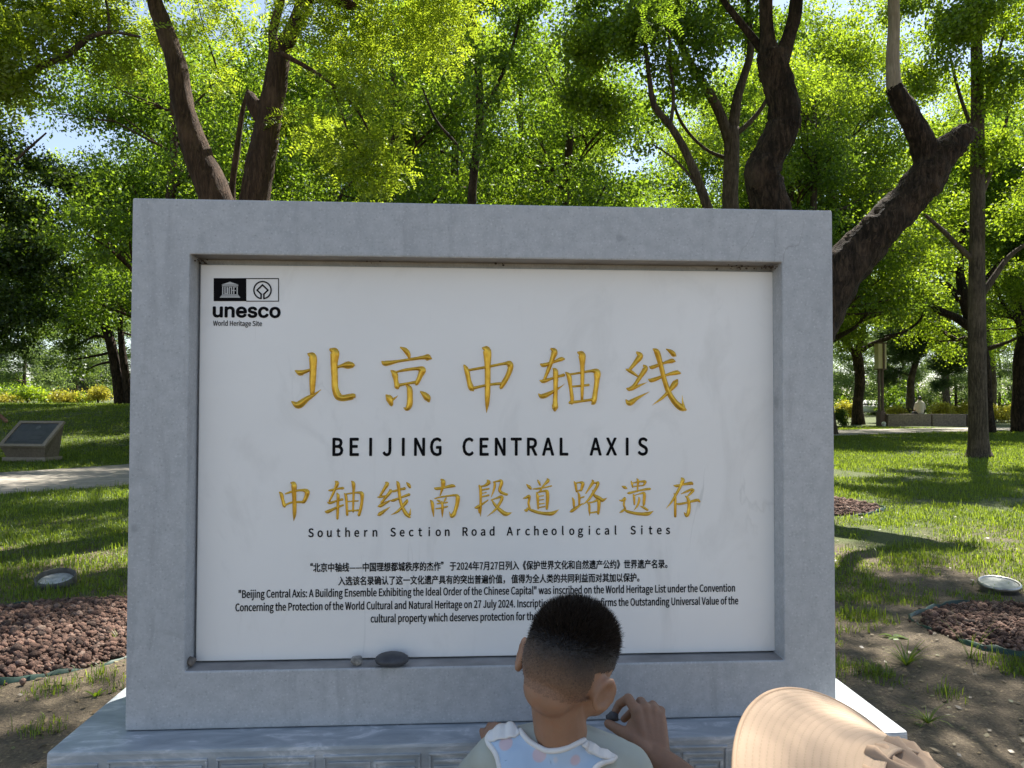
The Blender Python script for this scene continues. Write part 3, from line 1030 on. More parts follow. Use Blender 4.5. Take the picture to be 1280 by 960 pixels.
o = link('path', raw_mesh('path', V, Fq, [m]))
tag(o, 'pale stone-paved path crossing the lawn', 'path', None, 'structure')

# beds of red volcanic rock, each with green plastic edging
BEDS = [(G(52, 795).x, G(52, 795).y, 0.74, 0.72, 'left of the monument, beside the lawn lamp'), (G(1322, 792).x, G(1322, 792).y, 0.66, 0.60, 'right of the monument, in front of the lawn lamp'), (G(1012, 632).x, G(1012, 632).y, 0.76, 0.80, 'around the foot of the leaning tree')]


def in_bed(x, y, grow=0.0):
    r_ = np.zeros(x.shape, bool)
    for bx, by, rx, ry, _ in BEDS:
        r_ |= ((x - bx) / (rx + grow)) ** 2 + ((y - by) / (ry + grow)) ** 2 < 1
    return r_


ico = bmesh.new()
bmesh.ops.create_icosphere(ico, subdivisions=1, radius=1)
IV = np.array([tuple(v_.co) for v_ in ico.verts])
IF = np.array([[v_.index for v_ in f_.verts] for f_ in ico.faces])
ico.free()
m, n, b = mat('red_volcanic_rock')
geo = n.nodes.new('ShaderNodeNewGeometry')
base = ramp(n, geo.outputs['Random Per Island'], [(0, (0.045, 0.026, 0.019)), (0.5, (0.125, 0.067, 0.047)), (0.85, (0.205, 0.118, 0.086)), (1, (0.26, 0.185, 0.145))])
pit = noise(n, coords(n), 150, 4, 0.6)
n.links.new(mix(n, 1.0, base, ramp(n, pit, [(0.35, (0.5, 0.5, 0.5)), (0.6, (1, 1, 1))]), 'MULTIPLY'), b.inputs['Base Color'])
b.inputs['Roughness'].default_value = 0.95
bump(n, b, pit, 0.9, 0.008)
M['lava'] = m
M['edging'] = simple('green_plastic_edging', (0.010, 0.04, 0.027), 0.5, 0, 0.3)
for k, (bx, by, rx, ry, where) in enumerate(BEDS):
    rs = np.random.default_rng(50 + k)
    nr = (9500, 6800, 3400)[k]
    t = rs.random(nr) * 2 * np.pi
    q = np.sqrt(rs.random(nr)) * np.where(rs.random(nr) < 0.04, 1.12, 1.0)
    x, y = bx + rx * q * np.cos(t) * 0.98, by + ry * q * np.sin(t) * 0.98
    s = np.clip(rs.lognormal(math.log(0.0088), 0.45, nr), 0.0035, 0.027) * (1.35 if k == 2 else 1.0)
    z = height(x, y) + 0.045 * np.maximum(0, 1 - q ** 2) + s * 0.3 + rs.random(nr) * 0.014
    sq = rs.uniform(0.7, 1.15, (nr, 1, 3))
    jit = 1 + 0.38 * (rs.random((nr, len(IV), 1)) - 0.5)
    a_ = rs.random(nr) * 6.28
    Rz = np.zeros((nr, 3, 3))
    Rz[:, 0, 0], Rz[:, 0, 1], Rz[:, 1, 0], Rz[:, 1, 1], Rz[:, 2, 2] = np.cos(a_), -np.sin(a_), np.sin(a_), np.cos(a_), 1
    VV = np.einsum('nij,nkj->nki', Rz, IV[None] * jit * sq * s[:, None, None]) + np.stack([x, y, z], 1)[:, None]
    FF = (IF[None] + (np.arange(nr) * len(IV))[:, None, None]).reshape(-1, 3)
    # the heaped base under the loose rocks
    o = link('volcanic_rock_mulch', raw_mesh('volcanic_rock_mulch', VV.reshape(-1, 3), FF, [M['lava']]))
    tag(o, 'reddish brown volcanic rocks filling the round bed ' + where, 'rock mulch', None, 'stuff')
    bm = bmesh.new()
    bmesh.ops.create_circle(bm, cap_ends=True, segments=40, radius=1)
    for v_ in bm.verts:
        v_.co *= 0.93
        v_.co = (bx + v_.co.x * rx, by + v_.co.y * ry, float(height(np.array([bx + v_.co.x * rx]), np.array([by + v_.co.y * ry]))[0]) + 0.012)
    o = bm_obj('bed_soil', bm, simple('dark_bed_soil', (0.09, 0.055, 0.042), 0.95, 0, 0.4, 30))
    tag(o, 'dark soil of the round bed ' + where, 'soil', None, 'structure')
    tt = np.linspace(0, 2 * np.pi, 90)
    wob = 1 + 0.045 * np.sin(3 * tt + k) + 0.03 * np.sin(7 * tt + 2 * k) + 0.012 * rs.normal(0, 1, 90)
    wob[-1] = wob[0]
    ex, ey = bx + (rx + 0.015) * wob * np.cos(tt), by + (ry + 0.015) * wob * np.sin(tt)
    ez = height(ex, ey)
    hh = 0.018 + 0.012 * np.sin(3 * tt + 2 * k) + 0.006 * rs.normal(0, 1, 90)
    V, Fq = [], []
    for i in range(90):
        V += [(ex[i], ey[i], ez[i] - 0.03), (ex[i], ey[i], ez[i] + hh[i]), (bx + (ex[i] - bx) * 0.988, by + (ey[i] - by) * 0.988, ez[i] + hh[i]), (bx + (ex[i] - bx) * 0.988, by + (ey[i] - by) * 0.988, ez[i] - 0.03)]
    for i in range(89):
        for j in range(3):
            Fq.append((4 * i + j, 4 * i + 4 + j, 4 * i + 5 + j, 4 * i + 1 + j))
    o = link('bed_edging', raw_mesh('bed_edging', V, Fq, [M['edging']]), None, None, True)
    tag(o, 'green edging of the rock bed ' + where, 'edging')

# grass: one object of single blades, thick on the lawn and thin on the worn soil
rs = np.random.default_rng(4)
n0 = 1500000
d = 1.2 + 40 * rs.random(n0) ** 1.65
az = R(3.4) + rs.uniform(-0.80, 0.80, n0)
x, y = CAM.x + d * np.sin(az), CAM.y + d * np.cos(az)
cov = 0.42 * vnoise(x * 0.55 + 3, y * 0.55 + 8, 21) + 0.33 * vnoise(x * 2.3, y * 2.3, 22) + 0.25 * vnoise(x * 6.1, y * 6.1, 23)
thick_ = np.clip((d - 3.8) / 5.5, 0, 1)
side = np.where(x < 0, 0.085, 0.0)
pr = np.clip((cov - (0.56 - side - 0.28 * thick_)) * 6.5, 0.0, 1)
keep = (rs.random(n0) < pr) & (path_dist(x, y) > PW + 0.02) & ~in_bed(x, y, 0.03) & ~((np.abs(x) < 0.9) & (y > -0.12) & (y < 0.42)) & (y > -1.4)
keep &= ~((np.abs(x) < 0.55) & (y < -0.05))
x, y, d = x[keep], y[keep], d[keep]
tuft = vnoise(x * 6, y * 6, 33)
L_ = np.clip(rs.gamma(5, 0.0088, len(x)) * (0.45 + 0.95 * tuft), 0.015, 0.14) * np.clip(0.75 + d * 0.02, 0.7, 1.1)
wd = 0.0011 + 0.00022 * d
a_ = rs.random(len(x)) * 2 * np.pi
lean = rs.uniform(0.1, 0.9, len(x))
z = height(x, y) - 0.004
dx, dy = np.cos(a_), np.sin(a_)
sx, sy = -dy * wd, dx * wd
P0 = np.stack([x - sx, y - sy, z], 1)
P1 = np.stack([x + sx, y + sy, z], 1)
mx, my, mz = x + dx * L_ * lean * 0.25, y + dy * L_ * lean * 0.25, z + L_ * 0.6
P2 = np.stack([mx + sx * 0.8, my + sy * 0.8, mz], 1)
P3 = np.stack([mx - sx * 0.8, my - sy * 0.8, mz], 1)
P4 = np.stack([x + dx * L_ * lean * 0.8, y + dy * L_ * lean * 0.8, z + L_ * (1 - 0.35 * lean)], 1)
k = len(x)
V = np.stack([P0, P1, P2, P3, P4], 1).reshape(-1, 3)
i5 = np.arange(k)[:, None] * 5
Fq = np.concatenate([i5 + np.array([[0, 1, 2]]), i5 + np.array([[0, 2, 3]]), i5 + np.array([[3, 2, 4]])])
o = link('grass', raw_mesh('grass', V, Fq, [M['grass']]))
tag(o, 'thin green grass growing over the lawn and in tufts on the soil', 'grass', None, 'stuff')
print('blades', k)


def weed(name, label, px, py, nl, L, wdt, seed, upright=0.6, material=None, cat='weed', group=None):
    p = G(px, py)
    rs = np.random.default_rng(seed)
    V, Fq = [], []
    for i in range(nl):
        a = rs.random() * 6.28
        l_ = L * rs.uniform(0.5, 1.15)
        o = len(V)
        up = upright * rs.uniform(0.6, 1.3)
        dx, dy = math.cos(a), math.sin(a)
        for j in range(5):
            t = j / 4
            wj = wdt * math.sin(math.pi * (0.12 + 0.86 * t)) if wdt > 0.006 else wdt * (1 - t * 0.9)
            r_ = l_ * t * (1.0 - 0.2 * up)
            zz_ = l_ * (up * t - 0.55 * t * t)
            V += [(p.x + dx * r_ - dy * wj, p.y + dy * r_ + dx * wj, zz_ + 0.002), (p.x + dx * r_ + dy * wj, p.y + dy * r_ - dx * wj, zz_ + 0.002)]
        for j in range(4):
            Fq.append((o + 2 * j, o + 2 * j + 1, o + 2 * j + 3, o + 2 * j + 2))
    o = link(name, raw_mesh(name, V, Fq, [material or M['grass']]))
    tag(o, label, cat, group)
    return o


weed('grass_tuft', 'large arching grass tuft on bare soil at the right, nearest the plinth corner', 1133, 833, 46, 0.19, 0.0032, 1, 1.0, None, 'grass tuft')
weed('grass_tuft', 'pale low grass tuft between the slab and the large arching tuft', 1093, 842, 30, 0.10, 0.0028, 2, 0.9, None, 'grass tuft')
weed('broadleaf_weed', 'small broad-leaved weed on the soil right of the slab', 1118, 797, 9, 0.10, 0.013, 3, 0.5)
weed('broadleaf_weed', 'two-leaved seedling standing on the soil left of the plinth', 120, 873, 4, 0.055, 0.009, 4, 1.2, M['leaf_lime'])
weed('grass_tuft', 'sparse upright grass stems beside the green edging at the right', 1213, 826, 9, 0.24, 0.0022, 5, 1.7, None, 'grass tuft')
weed('grass_tuft', 'bright grass tuft at the near rim of the left volcanic rock bed', 150, 810, 22, 0.10, 0.003, 6, 1.2, None, 'grass tuft')
weed('grass_tuft', 'bushy grass tuft close to the left edge of the slab beside the lawn lamp', 136, 738, 26, 0.13, 0.003, 7, 1.2, None, 'grass tuft')
weed('grass_tuft', 'dark grass tuft in shade at the lower right of the soil', 1160, 905, 34, 0.13, 0.003, 8, 0.9, None, 'grass tuft')

# round lawn lamps set in the ground
M['steel'] = simple('brushed_steel', (0.42, 0.41, 0.39), 0.38, 0.85, 0.25, 30)
M['rim_dark'] = simple('dark_cast_metal', (0.09, 0.085, 0.075), 0.6, 0.5, 0.3, 30)
m, n, b = mat('dusty_lamp_glass')
f = noise(n, coords(n), 25, 5)
n.links.new(ramp(n, f, [(0.3, (0.20, 0.21, 0.20)), (0.7, (0.45, 0.45, 0.43))]), b.inputs['Base Color'])
b.inputs['Roughness'].default_value = 0.3
M['lamp_glass'] = m


def lawn_lamp(label, px, py, tilt, facing, rim, depth):
    p = G(px, py)
    t = thing('lawn_lamp', label, 'lawn lamp', (p.x, p.y, 0.0), 0)
    prof = [(0.0, 0.046), (0.106, 0.046), (0.108, 0.052), (0.120, 0.054), (0.125, 0.046), (0.124, 0.03), (0.112, 0.026), (0.108, -0.05)] if depth == 0 else \
           [(0.0, 0.030), (0.104, 0.032), (0.110, 0.060), (0.115, 0.066), (0.121, 0.062), (0.122, 0.02), (0.11, -0.05)]
    V, Fq = [], []
    sg = 40
    mt = Matrix.Rotation(facing, 4, 'Z') @ Matrix.Rotation(tilt, 4, 'X')
    for k, (rd, z_) in enumerate(prof):
        for s in range(sg):
            a = 2 * math.pi * s / sg
            V.append(tuple(mt @ Vector((rd * math.cos(a), rd * math.sin(a), z_))))
    def seg(k0, k1):
        return [(k * sg + s, k * sg + (s + 1) % sg, (k + 1) * sg + (s + 1) % sg, (k + 1) * sg + s) for k in range(k0, k1) for s in range(sg)]
    for nm, k0, k1, mm in (('lamp_glass', 0, 1, M['lamp_glass']), ('housing', 1, len(prof) - 1, rim)):
        o = link(nm, raw_mesh(nm, V, seg(k0, k1), [mm]), t, None, True)
        bmx = bmesh.new()
        bmx.from_mesh(o.data)
        bmesh.ops.remove_doubles(bmx, verts=bmx.verts, dist=1e-5)
        bmesh.ops.delete(bmx, geom=[v_ for v_ in bmx.verts if not v_.link_faces], context='VERTS')
        bmesh.ops.recalc_face_normals(bmx, faces=bmx.faces)
        bmx.to_mesh(o.data)
        bmx.free()
    return t


lawn_lamp('dark-rimmed round lawn lamp with a hollow rim, at the edge of the left rock bed', 70, 731, R(15), R(15), M['rim_dark'], 1)
lawn_lamp('shiny steel round lawn lamp lying in the sun at the far right', 1249, 737, R(8), R(-20), M['steel'], 0)

# fallen leaves and twigs on the worn soil
rs = np.random.default_rng(61)
n0 = 6500
d = 1.4 + 8 * rs.random(n0) ** 1.2
az = R(3.4) + rs.uniform(-0.8, 0.8, n0)
x, y = CAM.x + d * np.sin(az), CAM.y + d * np.cos(az)
k_ = ~((np.abs(x) < 0.9) & (y > -0.12) & (y < 0.42))
x, y = x[k_], y[k_]
m_ = len(x)
P = np.stack([x, y, height(x, y) + 0.006], 1)
D = np.stack([np.cos(rs.random(m_) * 6.28), np.sin(rs.random(m_) * 6.28), rs.normal(0, 0.2, m_)], 1)
D /= np.linalg.norm(D, axis=1)[:, None]
S = np.stack([-D[:, 1], D[:, 0], rs.normal(0, 0.25, m_)], 1)
L_ = rs.uniform(0.012, 0.04, m_)[:, None]
W_ = np.where(rs.random(m_) < 0.3, 0.0015, 0.010 * rs.uniform(0.6, 1.2, m_))[:, None]
V = np.stack([P, P + D * L_ * .5 + S * W_, P + D * L_, P + D * L_ * .5 - S * W_], 1).reshape(-1, 3)
m, n, b = mat('dry_leaves')
geo = n.nodes.new('ShaderNodeNewGeometry')
n.links.new(ramp(n, geo.outputs['Random Per Island'], [(0, (0.04, 0.028, 0.016)), (0.5, (0.12, 0.082, 0.04)), (0.85, (0.19, 0.145, 0.075)), (1, (0.08, 0.10, 0.03))]), b.inputs['Base Color'])
o = link('leaf_litter', raw_mesh('leaf_litter', V, np.arange(m_)[:, None] * 4 + np.arange(4)[None], [m]))
tag(o, 'dry fallen leaves and twigs scattered on the soil', 'leaf litter', None, 'stuff')
# ------------------------------------------------------------------ trees
def unit(v):
    return v / (np.linalg.norm(v, axis=-1, keepdims=True) + 1e-9)


def leaf_quads(P, N, D, L, W):
    """pointed-oval leaves: base at P, along D, face normal N"""
    D = unit(D)
    S = unit(np.cross(N, D))
    L = L[:, None]
    W = W[:, None]
    Nn_ = unit(np.cross(D, S))
    return np.stack([P, P + D * L * 0.45 + S * W * 0.5 - Nn_ * L * 0.04, P + D * L - Nn_ * L * 0.16, P + D * L * 0.45 - S * W * 0.5 - Nn_ * L * 0.04], 1).reshape(-1, 3)


def quadfaces(n_):
    return (np.arange(n_)[:, None] * 4 + np.arange(4)[None])


def in_blobs(rs, blobs, n_, shell=0.45):
    """points through flattened ellipsoids, weighted by size; blobs: x,y,z,rx,ry,rz"""
    B = np.array(blobs, float)
    vol = (B[:, 3] * B[:, 4] * B[:, 5]) ** 0.8
    k = rs.choice(len(B), n_, p=vol / vol.sum())
    u = unit(rs.normal(0, 1, (n_, 3)))
    r_ = rs.random(n_) ** shell
    return B[k, :3] + u * r_[:, None] * B[k, 3:6], u


def clump(rs, blobs, k=11, f=0.40):
    """break each crown lobe into uneven smaller clumps"""
    out = []
    for b_ in blobs:
        for _ in range(k):
            u = unit(rs.normal(0, 1, 3) + np.array([0, 0, 0.15])) * rs.uniform(0.35, 0.95)
            s = f * rs.uniform(0.55, 1.3)
            out.append((b_[0] + u[0] * b_[3], b_[1] + u[1] * b_[4], b_[2] + u[2] * b_[5], b_[3] * s, b_[4] * s, b_[5] * s * 0.75))
    return out


def cloud_single(rs, blobs, n_, L, aspect=0.55, up=0.8, twig=7, spread=0.11):
    """leaves in small twig sprays"""
    nt_ = n_ // twig
    P, u = in_blobs(rs, clump(rs, blobs), nt_)
    dirs = unit(u + rs.normal(0, 0.7, (nt_, 3)) + np.array([0, 0, -0.15]))
    P = np.repeat(P, twig, 0) + np.repeat(dirs, twig, 0) * (np.tile(np.linspace(-1, 1, twig), nt_) * spread * 1.6)[:, None] + rs.normal(0, spread * 0.5, (nt_ * twig, 3))
    m_ = len(P)
    D = unit(np.repeat(dirs, twig, 0) * 0.6 + rs.normal(0, 0.8, (m_, 3)) + np.array([0, 0, -0.25]))
    N = unit(rs.normal(0, 0.75, (m_, 3)) + np.array([0, 0, up]))
    l_ = L * rs.uniform(0.65, 1.25, m_)
    return leaf_quads(P, N, D, l_, l_ * aspect * rs.uniform(0.8, 1.2, m_)), m_


def cloud_pinnate(rs, blobs, n_, L=0.20, pairs=6, up=1.0, ck=8, cf=0.45):
    """compound leaves of paired leaflets along a drooping stalk"""
    P, u = in_blobs(rs, clump(rs, blobs, ck, cf), n_)
    D = unit(u * 0.6 + rs.normal(0, 0.75, (n_, 3)) + np.array([0, 0, -0.25]))
    N = unit(rs.normal(0, 0.5, (n_, 3)) + np.array([0, 0, up]))
    S = unit(np.cross(N, D))
    N = unit(np.cross(D, S))
    l_ = L * rs.uniform(0.7, 1.2, n_)
    out = []
    for j in range(pairs):
        t = 0.15 + 0.8 * j / (pairs - 1)
        for sgn in (-1, 1):
            base = P + D * (l_ * t)[:, None] - N * (l_ * 0.25 * t * t)[:, None]
            dd = unit(S * sgn + D * 0.45 + rs.normal(0, 0.12, (n_, 3)))
            nn = unit(N + rs.normal(0, 0.22, (n_, 3)))
            ll = l_ * 0.27 * math.sin(math.pi * (0.25 + 0.6 * t)) ** 0.5
            out.append(leaf_quads(base, nn, dd, ll, ll * 0.42))
    V = np.concatenate(out)
    return V, n_ * pairs * 2


def cloud_needles(rs, blobs, n_, L=0.14, per=16):
    nt_ = n_ // per
    P, u = in_blobs(rs, blobs, nt_, 0.5)
    ax = unit(u + rs.normal(0, 0.5, (nt_, 3)) + np.array([0, 0, 0.5]))
    P = np.repeat(P, per, 0)
    D = unit(np.repeat(ax, per, 0) * 0.55 + rs.normal(0, 0.7, (nt_ * per, 3)))
    m_ = nt_ * per
    l_ = L * rs.uniform(0.7, 1.2, m_)
    return leaf_quads(P, unit(rs.normal(0, 1, (m_, 3))), D, l_, np.full(m_, L * 0.11)), m_


def crown_mesh(name, V, n_, material):
    me = raw_mesh(name, V, quadfaces(n_), [material])
    return me


def limbs_from(rs, base, top, r0, nmain, reach, rise, nsub=3, fork=0.45, wob=0.10):
    """a trunk with limbs and twigs; returns tubes and the twig tips"""
    tubes, tips = [], []
    base, top = np.array(base, float), np.array(top, float)
    H = np.linalg.norm(top - base)
    trunk = [base + (top - base) * t + rs.normal(0, wob * 0.5, 3) * np.array([1, 1, 0]) * (t > 0) for t in np.linspace(0, 1, 7)]
    tr = catmull(trunk, 4)
    rad = r0 * (1 - 0.72 * np.linspace(0, 1, len(tr)))
    rad[:3] *= np.array([1.45, 1.22, 1.08])
    tubes.append(tube_arrays(tr, rad, 12, 0.05, int(rs.integers(1e6))))
    for i in range(nmain):
        t = fork + (1 - fork) * (i + 0.3) / nmain
        k = int(t * (len(tr) - 1))
        a = i * 2.4 + rs.uniform(-0.5, 0.5)
        p = tr[k]
        q = p + np.array([math.cos(a), math.sin(a), 0]) * reach * rs.uniform(0.6, 1.05) * (1.15 - 0.55 * t) + np.array([0, 0, rise * rs.uniform(0.5, 1.1)])
        mid = (p + q) / 2 + rs.normal(0, wob, 3) * reach * 0.5 + np.array([0, 0, -0.1 * rise])
        lb = catmull([p, p * 0.55 + mid * 0.45 + rs.normal(0, wob * 0.4, 3), mid, q], 4)
        rl = max(0.02, rad[k] * 0.58)
        tubes.append(tube_arrays(lb, rl * (1 - 0.8 * np.linspace(0, 1, len(lb))), 8, 0.05, int(rs.integers(1e6))))
        tips.append((q, 1.0))
        for j in range(nsub):
            kk = int(len(lb) * rs.uniform(0.4, 0.85))
            s = lb[kk]
            dr = unit(q - p + rs.normal(0, 0.8, 3) * np.linalg.norm(q - p) * 0.6)
            e = s + dr * reach * rs.uniform(0.3, 0.55)
            sb = catmull([s, (s + e) / 2 + rs.normal(0, wob, 3) * 0.4, e], 3)
            tubes.append(tube_arrays(sb, rl * 0.38 * (1 - 0.75 * np.linspace(0, 1, len(sb))) + 0.006, 6, 0.0, 1))
            tips.append((e, 0.85))
    tips.append((tr[-1] + np.array([0, 0, 0.3]), 1.0))
    return tubes, tips


def make_tree(name, label, cat, seed, H, r0, fork, nmain, reach, rise, blob_r, flat, barkm, leafm, kind, nleaf, leafL, group=None, nsub=3, wob=0.12):
    rs = np.random.default_rng(seed)
    tubes, tips = limbs_from(rs, (0, 0, -0.1), (rs.normal(0, 0.25), rs.normal(0, 0.25), H * 0.86), r0, nmain, reach, rise, nsub, fork, wob)
    root = thing(name, label, cat, (0, 0, 0), 0, group)
    quads_obj('trunk', tubes, barkm, root)
    blobs = []
    for p, s in tips:
        r_ = blob_r * s * rs.uniform(0.75, 1.2)
        blobs.append((*p, r_, r_, r_ * flat))
    if kind == 'single':
        V, k = cloud_single(rs, blobs, nleaf, leafL, 0.6, 0.8, 7, leafL * 1.6)
    elif kind == 'pinnate':
        V, k = cloud_pinnate(rs, blobs, nleaf, leafL)
    else:
        V, k = cloud_needles(rs, blobs, nleaf, leafL)
    link('crown', crown_mesh('crown', V, k, leafm), root)
    return root


def px_tube(pts, dflt, seg=12, wob=0.06, seed=0, n_per=5):
    """tube through photo measurements (px, py, width px[, depth])"""
    P, rad = [], []
    for p in pts:
        d_ = p[3] if len(p) > 3 else dflt
        P.append(tuple(at(p[0], p[1], d_)))
        rad.append(p[2] * d_ / F / 2)
    Q = catmull([(*a, r_) for a, r_ in zip(P, rad)], n_per)
    return tube_arrays(Q[:, :3], np.maximum(Q[:, 3], 0.004), seg, wob, seed)


def local(tubes, base):
    return [(V - np.array(tuple(base)), Fq) for V, Fq in tubes]


# --- forked tree behind the left half of the monument
D1 = 7.6
base = G(292, 502 + 1.227 / D1 * F)
t1 = thing('forked_tree', 'brown-barked tree forking low into two limbs behind the left half of the monument', 'tree', base)
tb = [px_tube([(294, 505 + 1.227 / D1 * F, 104), (294, 590, 84), (294, 430, 78), (296, 345, 74)], D1, 14, 0.05, 1),
      px_tube([(290, 372, 58), (284, 310, 46), (270, 248, 42), (246, 190, 35), (228, 130, 26), (220, 80, 24), (207, 40, 22), (193, 0, 19), (182, -60, 16), (176, -140, 10)], D1, 18, 0.08, 2, 8),
      px_tube([(300, 372, 56), (308, 310, 46), (318, 250, 36), (328, 195, 33), (338, 140, 29), (347, 88, 26), (349, 60, 25)], D1, 18, 0.08, 3, 8),
      px_tube([(347, 68, 22), (362, 46, 20), (375, 15, 18), (385, -20, 15), (400, -90, 9)], D1, 10, 0.05, 4),
      px_tube([(346, 66, 17), (341, 45, 12), (346, 20, 11), (353, -10, 9), (356, -70, 6)], D1, 10, 0.05, 5),
      px_tube([(296, 330, 24), (290, 245, 9), (296, 190, 8), (303, 140, 6), (310, 112, 4)], D1 + 0.3, 8, 0.05, 6),
      px_tube([(338, 165, 24), (326, 144, 22), (317, 130, 19), (313, 120, 13), (312, 115, 6)], D1, 10, 0.12, 7, 4),
      px_tube([(380, 2, 9), (400, 0, 8), (422, 3, 10), (437, 6, 13), (444, 9, 7)], D1, 8, 0.15, 8),
      px_tube([(350, 66, 7), (385, 85, 5.5), (415, 105, 4.5), (440, 130, 3.5), (455, 152, 2.5), (470, 185, 2)], D1 - 0.3, 6, 0.05, 9),
      px_tube([(415, 105, 3), (430, 150, 2.4), (440, 175, 2), (462, 205, 1.5)], D1 - 0.3, 5, 0.0, 10)]
quads_obj('trunk', local(tb, base), M['bark_brown'], t1)
rs = np.random.default_rng(101)
bl = []
for px, py, d_, r_ in ((430, 40, 7.4, .75), (465, 110, 7.2, .6), (440, 190, 7.2, .5), (480, 200, 7.4, .42), (400, 150, 7.6, .42), (520, 50, 7.8, .65), (300, 30, 8.8, .5), (255, 40, 8.8, .5), (262, 95, 8.7, .35),
                       (455, 225, 7.4, .36), (560, 20, 8.2, .6), (130, 10, 8.4, .55), (370, -40, 7.4, .8), (200, -70, 7.6, .9), (520, -60, 7.4, .8), (420, -140, 7.6, 1.0), (300, -150, 8.0, 1.0), (100, -90, 7.4, .8)):
    p = at(px, py, d_) - base
    bl.append((p.x, p.y, p.z, r_, r_, r_ * .62))
over1 = ((-1.5, 4.6, 7.2, .9), (-0.2, 5.2, 7.4, .9), (-3.8, 5.6, 7.6, .9), (-3.4, 3.8, 7.0, .8), (-4.9, 4.6, 7.4, .9), (-2.0, 3.2, 6.6, .7), (-0.8, 3.6, 6.8, .6), (-6.0, 6.0, 8.0, 1.0))  # leaf clumps overhead out of view, added to shade the ground
for x_, y_, z_, r_ in over1:
    bl.append((x_ - base.x, y_ - base.y, z_, r_, r_, r_ * .5))
topl = np.array(tuple(at(385, -20, D1)))
bt = []
for x_, y_, z_, r_ in over1:
    e = np.array((x_, y_, z_))
    bb = catmull([topl, (topl + e) / 2 + np.array([0, 0, 0.5]), e], 6)
    bt.append(tube_arrays(bb - np.array(tuple(base)), 0.05 * (1 - 0.85 * np.linspace(0, 1, len(bb))), 6, 0.05, 31))
quads_obj('shade_bough', bt, M['bark_brown'], t1)
V, k = cloud_pinnate(rs, bl, 10500, 0.18)
link('crown', crown_mesh('crown', V, k, M['leaf_locust']), t1)

# --- dark-stemmed tree in the middle, its unseen high crown added to shade the lawn
D8 = 14.0
base = G(590, 502 + 1.227 / D8 * F)
t8 = thing('spreading_tree', 'dark-stemmed tall tree rising above the middle of the slab top', 'tree', base)
tb = [px_tube([(592, 505 + 1.227 / D8 * F, 34), (592, 400, 24), (590, 260, 12), (594, 200, 11), (600, 140, 10), (596, 70, 9), (588, 0, 8), (580, -80, 7)], D8, 10, 0.06, 51),
      px_tube([(597, 150, 6), (620, 110, 5), (640, 60, 4), (655, 0, 3)], D8, 8, 0.05, 52), px_tube([(592, 215, 5), (570, 180, 4), (545, 150, 3), (528, 110, 2)], D8, 8, 0.05, 53)]
rs = np.random.default_rng(105)
bl = []
top8 = np.array(tuple(at(582, -60, D8)))
for x_, y_, z_, r_ in ((-1.2, 12.2, 9.7, 1.1), (-3.2, 11.4, 9.8, 1.0), (0.6, 13.2, 10.2, 1.1), (-2.2, 14.2, 10.8, 1.1), (-4.6, 12.8, 10.4, 1.0), (-0.2, 10.2, 9.0, .8), (1.8, 11.4, 9.6, .9), (-2.6, 9.6, 9.0, .8), (-5.6, 10.8, 9.8, 1.0), (-4.2, 9.4, 9.2, .7), (2.4, 14.0, 10.6, 1.0), (-6.4, 13.6, 10.8, 1.0), (-1.0, 15.4, 10.6, 1.0), (-5.4, 11.9, 9.7, .8), (-3.9, 13.4, 10.3, .8), (-2.0, 12.9, 10.2, .8), (-0.6, 11.3, 9.5, .7), (-3.4, 10.2, 9.3, .7), (-7.2, 12.0, 10.2, .9), (-5.2, 14.8, 11.0, .9), (-1.8, 11.0, 9.4, .6)):
    e = np.array((x_, y_, z_))
    bl.append((*(e - np.array(tuple(base))), r_, r_, r_ * .55))
    bb = catmull([top8, (top8 + e) / 2 + np.array([0, 0, 0.4]), e], 5) - np.array(tuple(base))
    tb_ = tube_arrays(bb, 0.06 * (1 - 0.85 * np.linspace(0, 1, len(bb))), 6, 0.05, 54)
    tb.append((tb_[0] + np.array(tuple(base)), tb_[1]))
for px, py, d_, r_ in ((655, 20, 14, .7), (530, 100, 14.2, .5), (560, 40, 14.2, .6), (620, 70, 13.8, .5), (600, -40, 14, 1.0), (598, 120, 12.8, .5), (585, 60, 12.8, .55), (612, 175, 12.9, .4), (585, 195, 12.8, .3)):
    p = at(px, py, d_) - base
    bl.append((p.x, p.y, p.z, r_, r_, r_ * .6))
quads_obj('trunk', local(tb, base), M['bark_dark'], t8)
V, k = cloud_single(rs, bl, 64000, 0.07, 0.75, 0.8, 7, 0.12)
link('crown', crown_mesh('crown', V, k, M['leaf_mid']), t8)

# --- tree whose branch reaches in from the left edge
D2 = 6.2
base = G(-190, 502 + 1.227 / D2 * F)
t2 = thing('locust_tree', 'tree outside the left edge whose pale branch and yellow-green sprays reach across the upper left', 'tree', base)
tb = [px_tube([(-190, 505 + 1.227 / D2 * F, 60), (-185, 500, 48), (-160, 330, 40), (-110, 210, 30), (-55, 150, 20), (0, 110, 11), (45, 86, 9), (85, 68, 8), (110, 48, 6.5), (138, 40, 4.5), (175, 46, 3)], D2, 10, 0.05, 11),
      px_tube([(-170, 380, 34), (-200, 200, 30), (-180, 40, 22), (-150, -100, 12)], D2, 10, 0.05, 12),
      px_tube([(136, 42, 4), (136, 20, 3.5), (130, -10, 3)], D2, 6, 0.05, 13),
      px_tube([(-20, 128, 6), (20, 30, 4), (50, 8, 3), (75, -10, 2)], D2, 6, 0.05, 14)]
quads_obj('trunk', local(tb, base), M['bark_grey'], t2)
bl = []
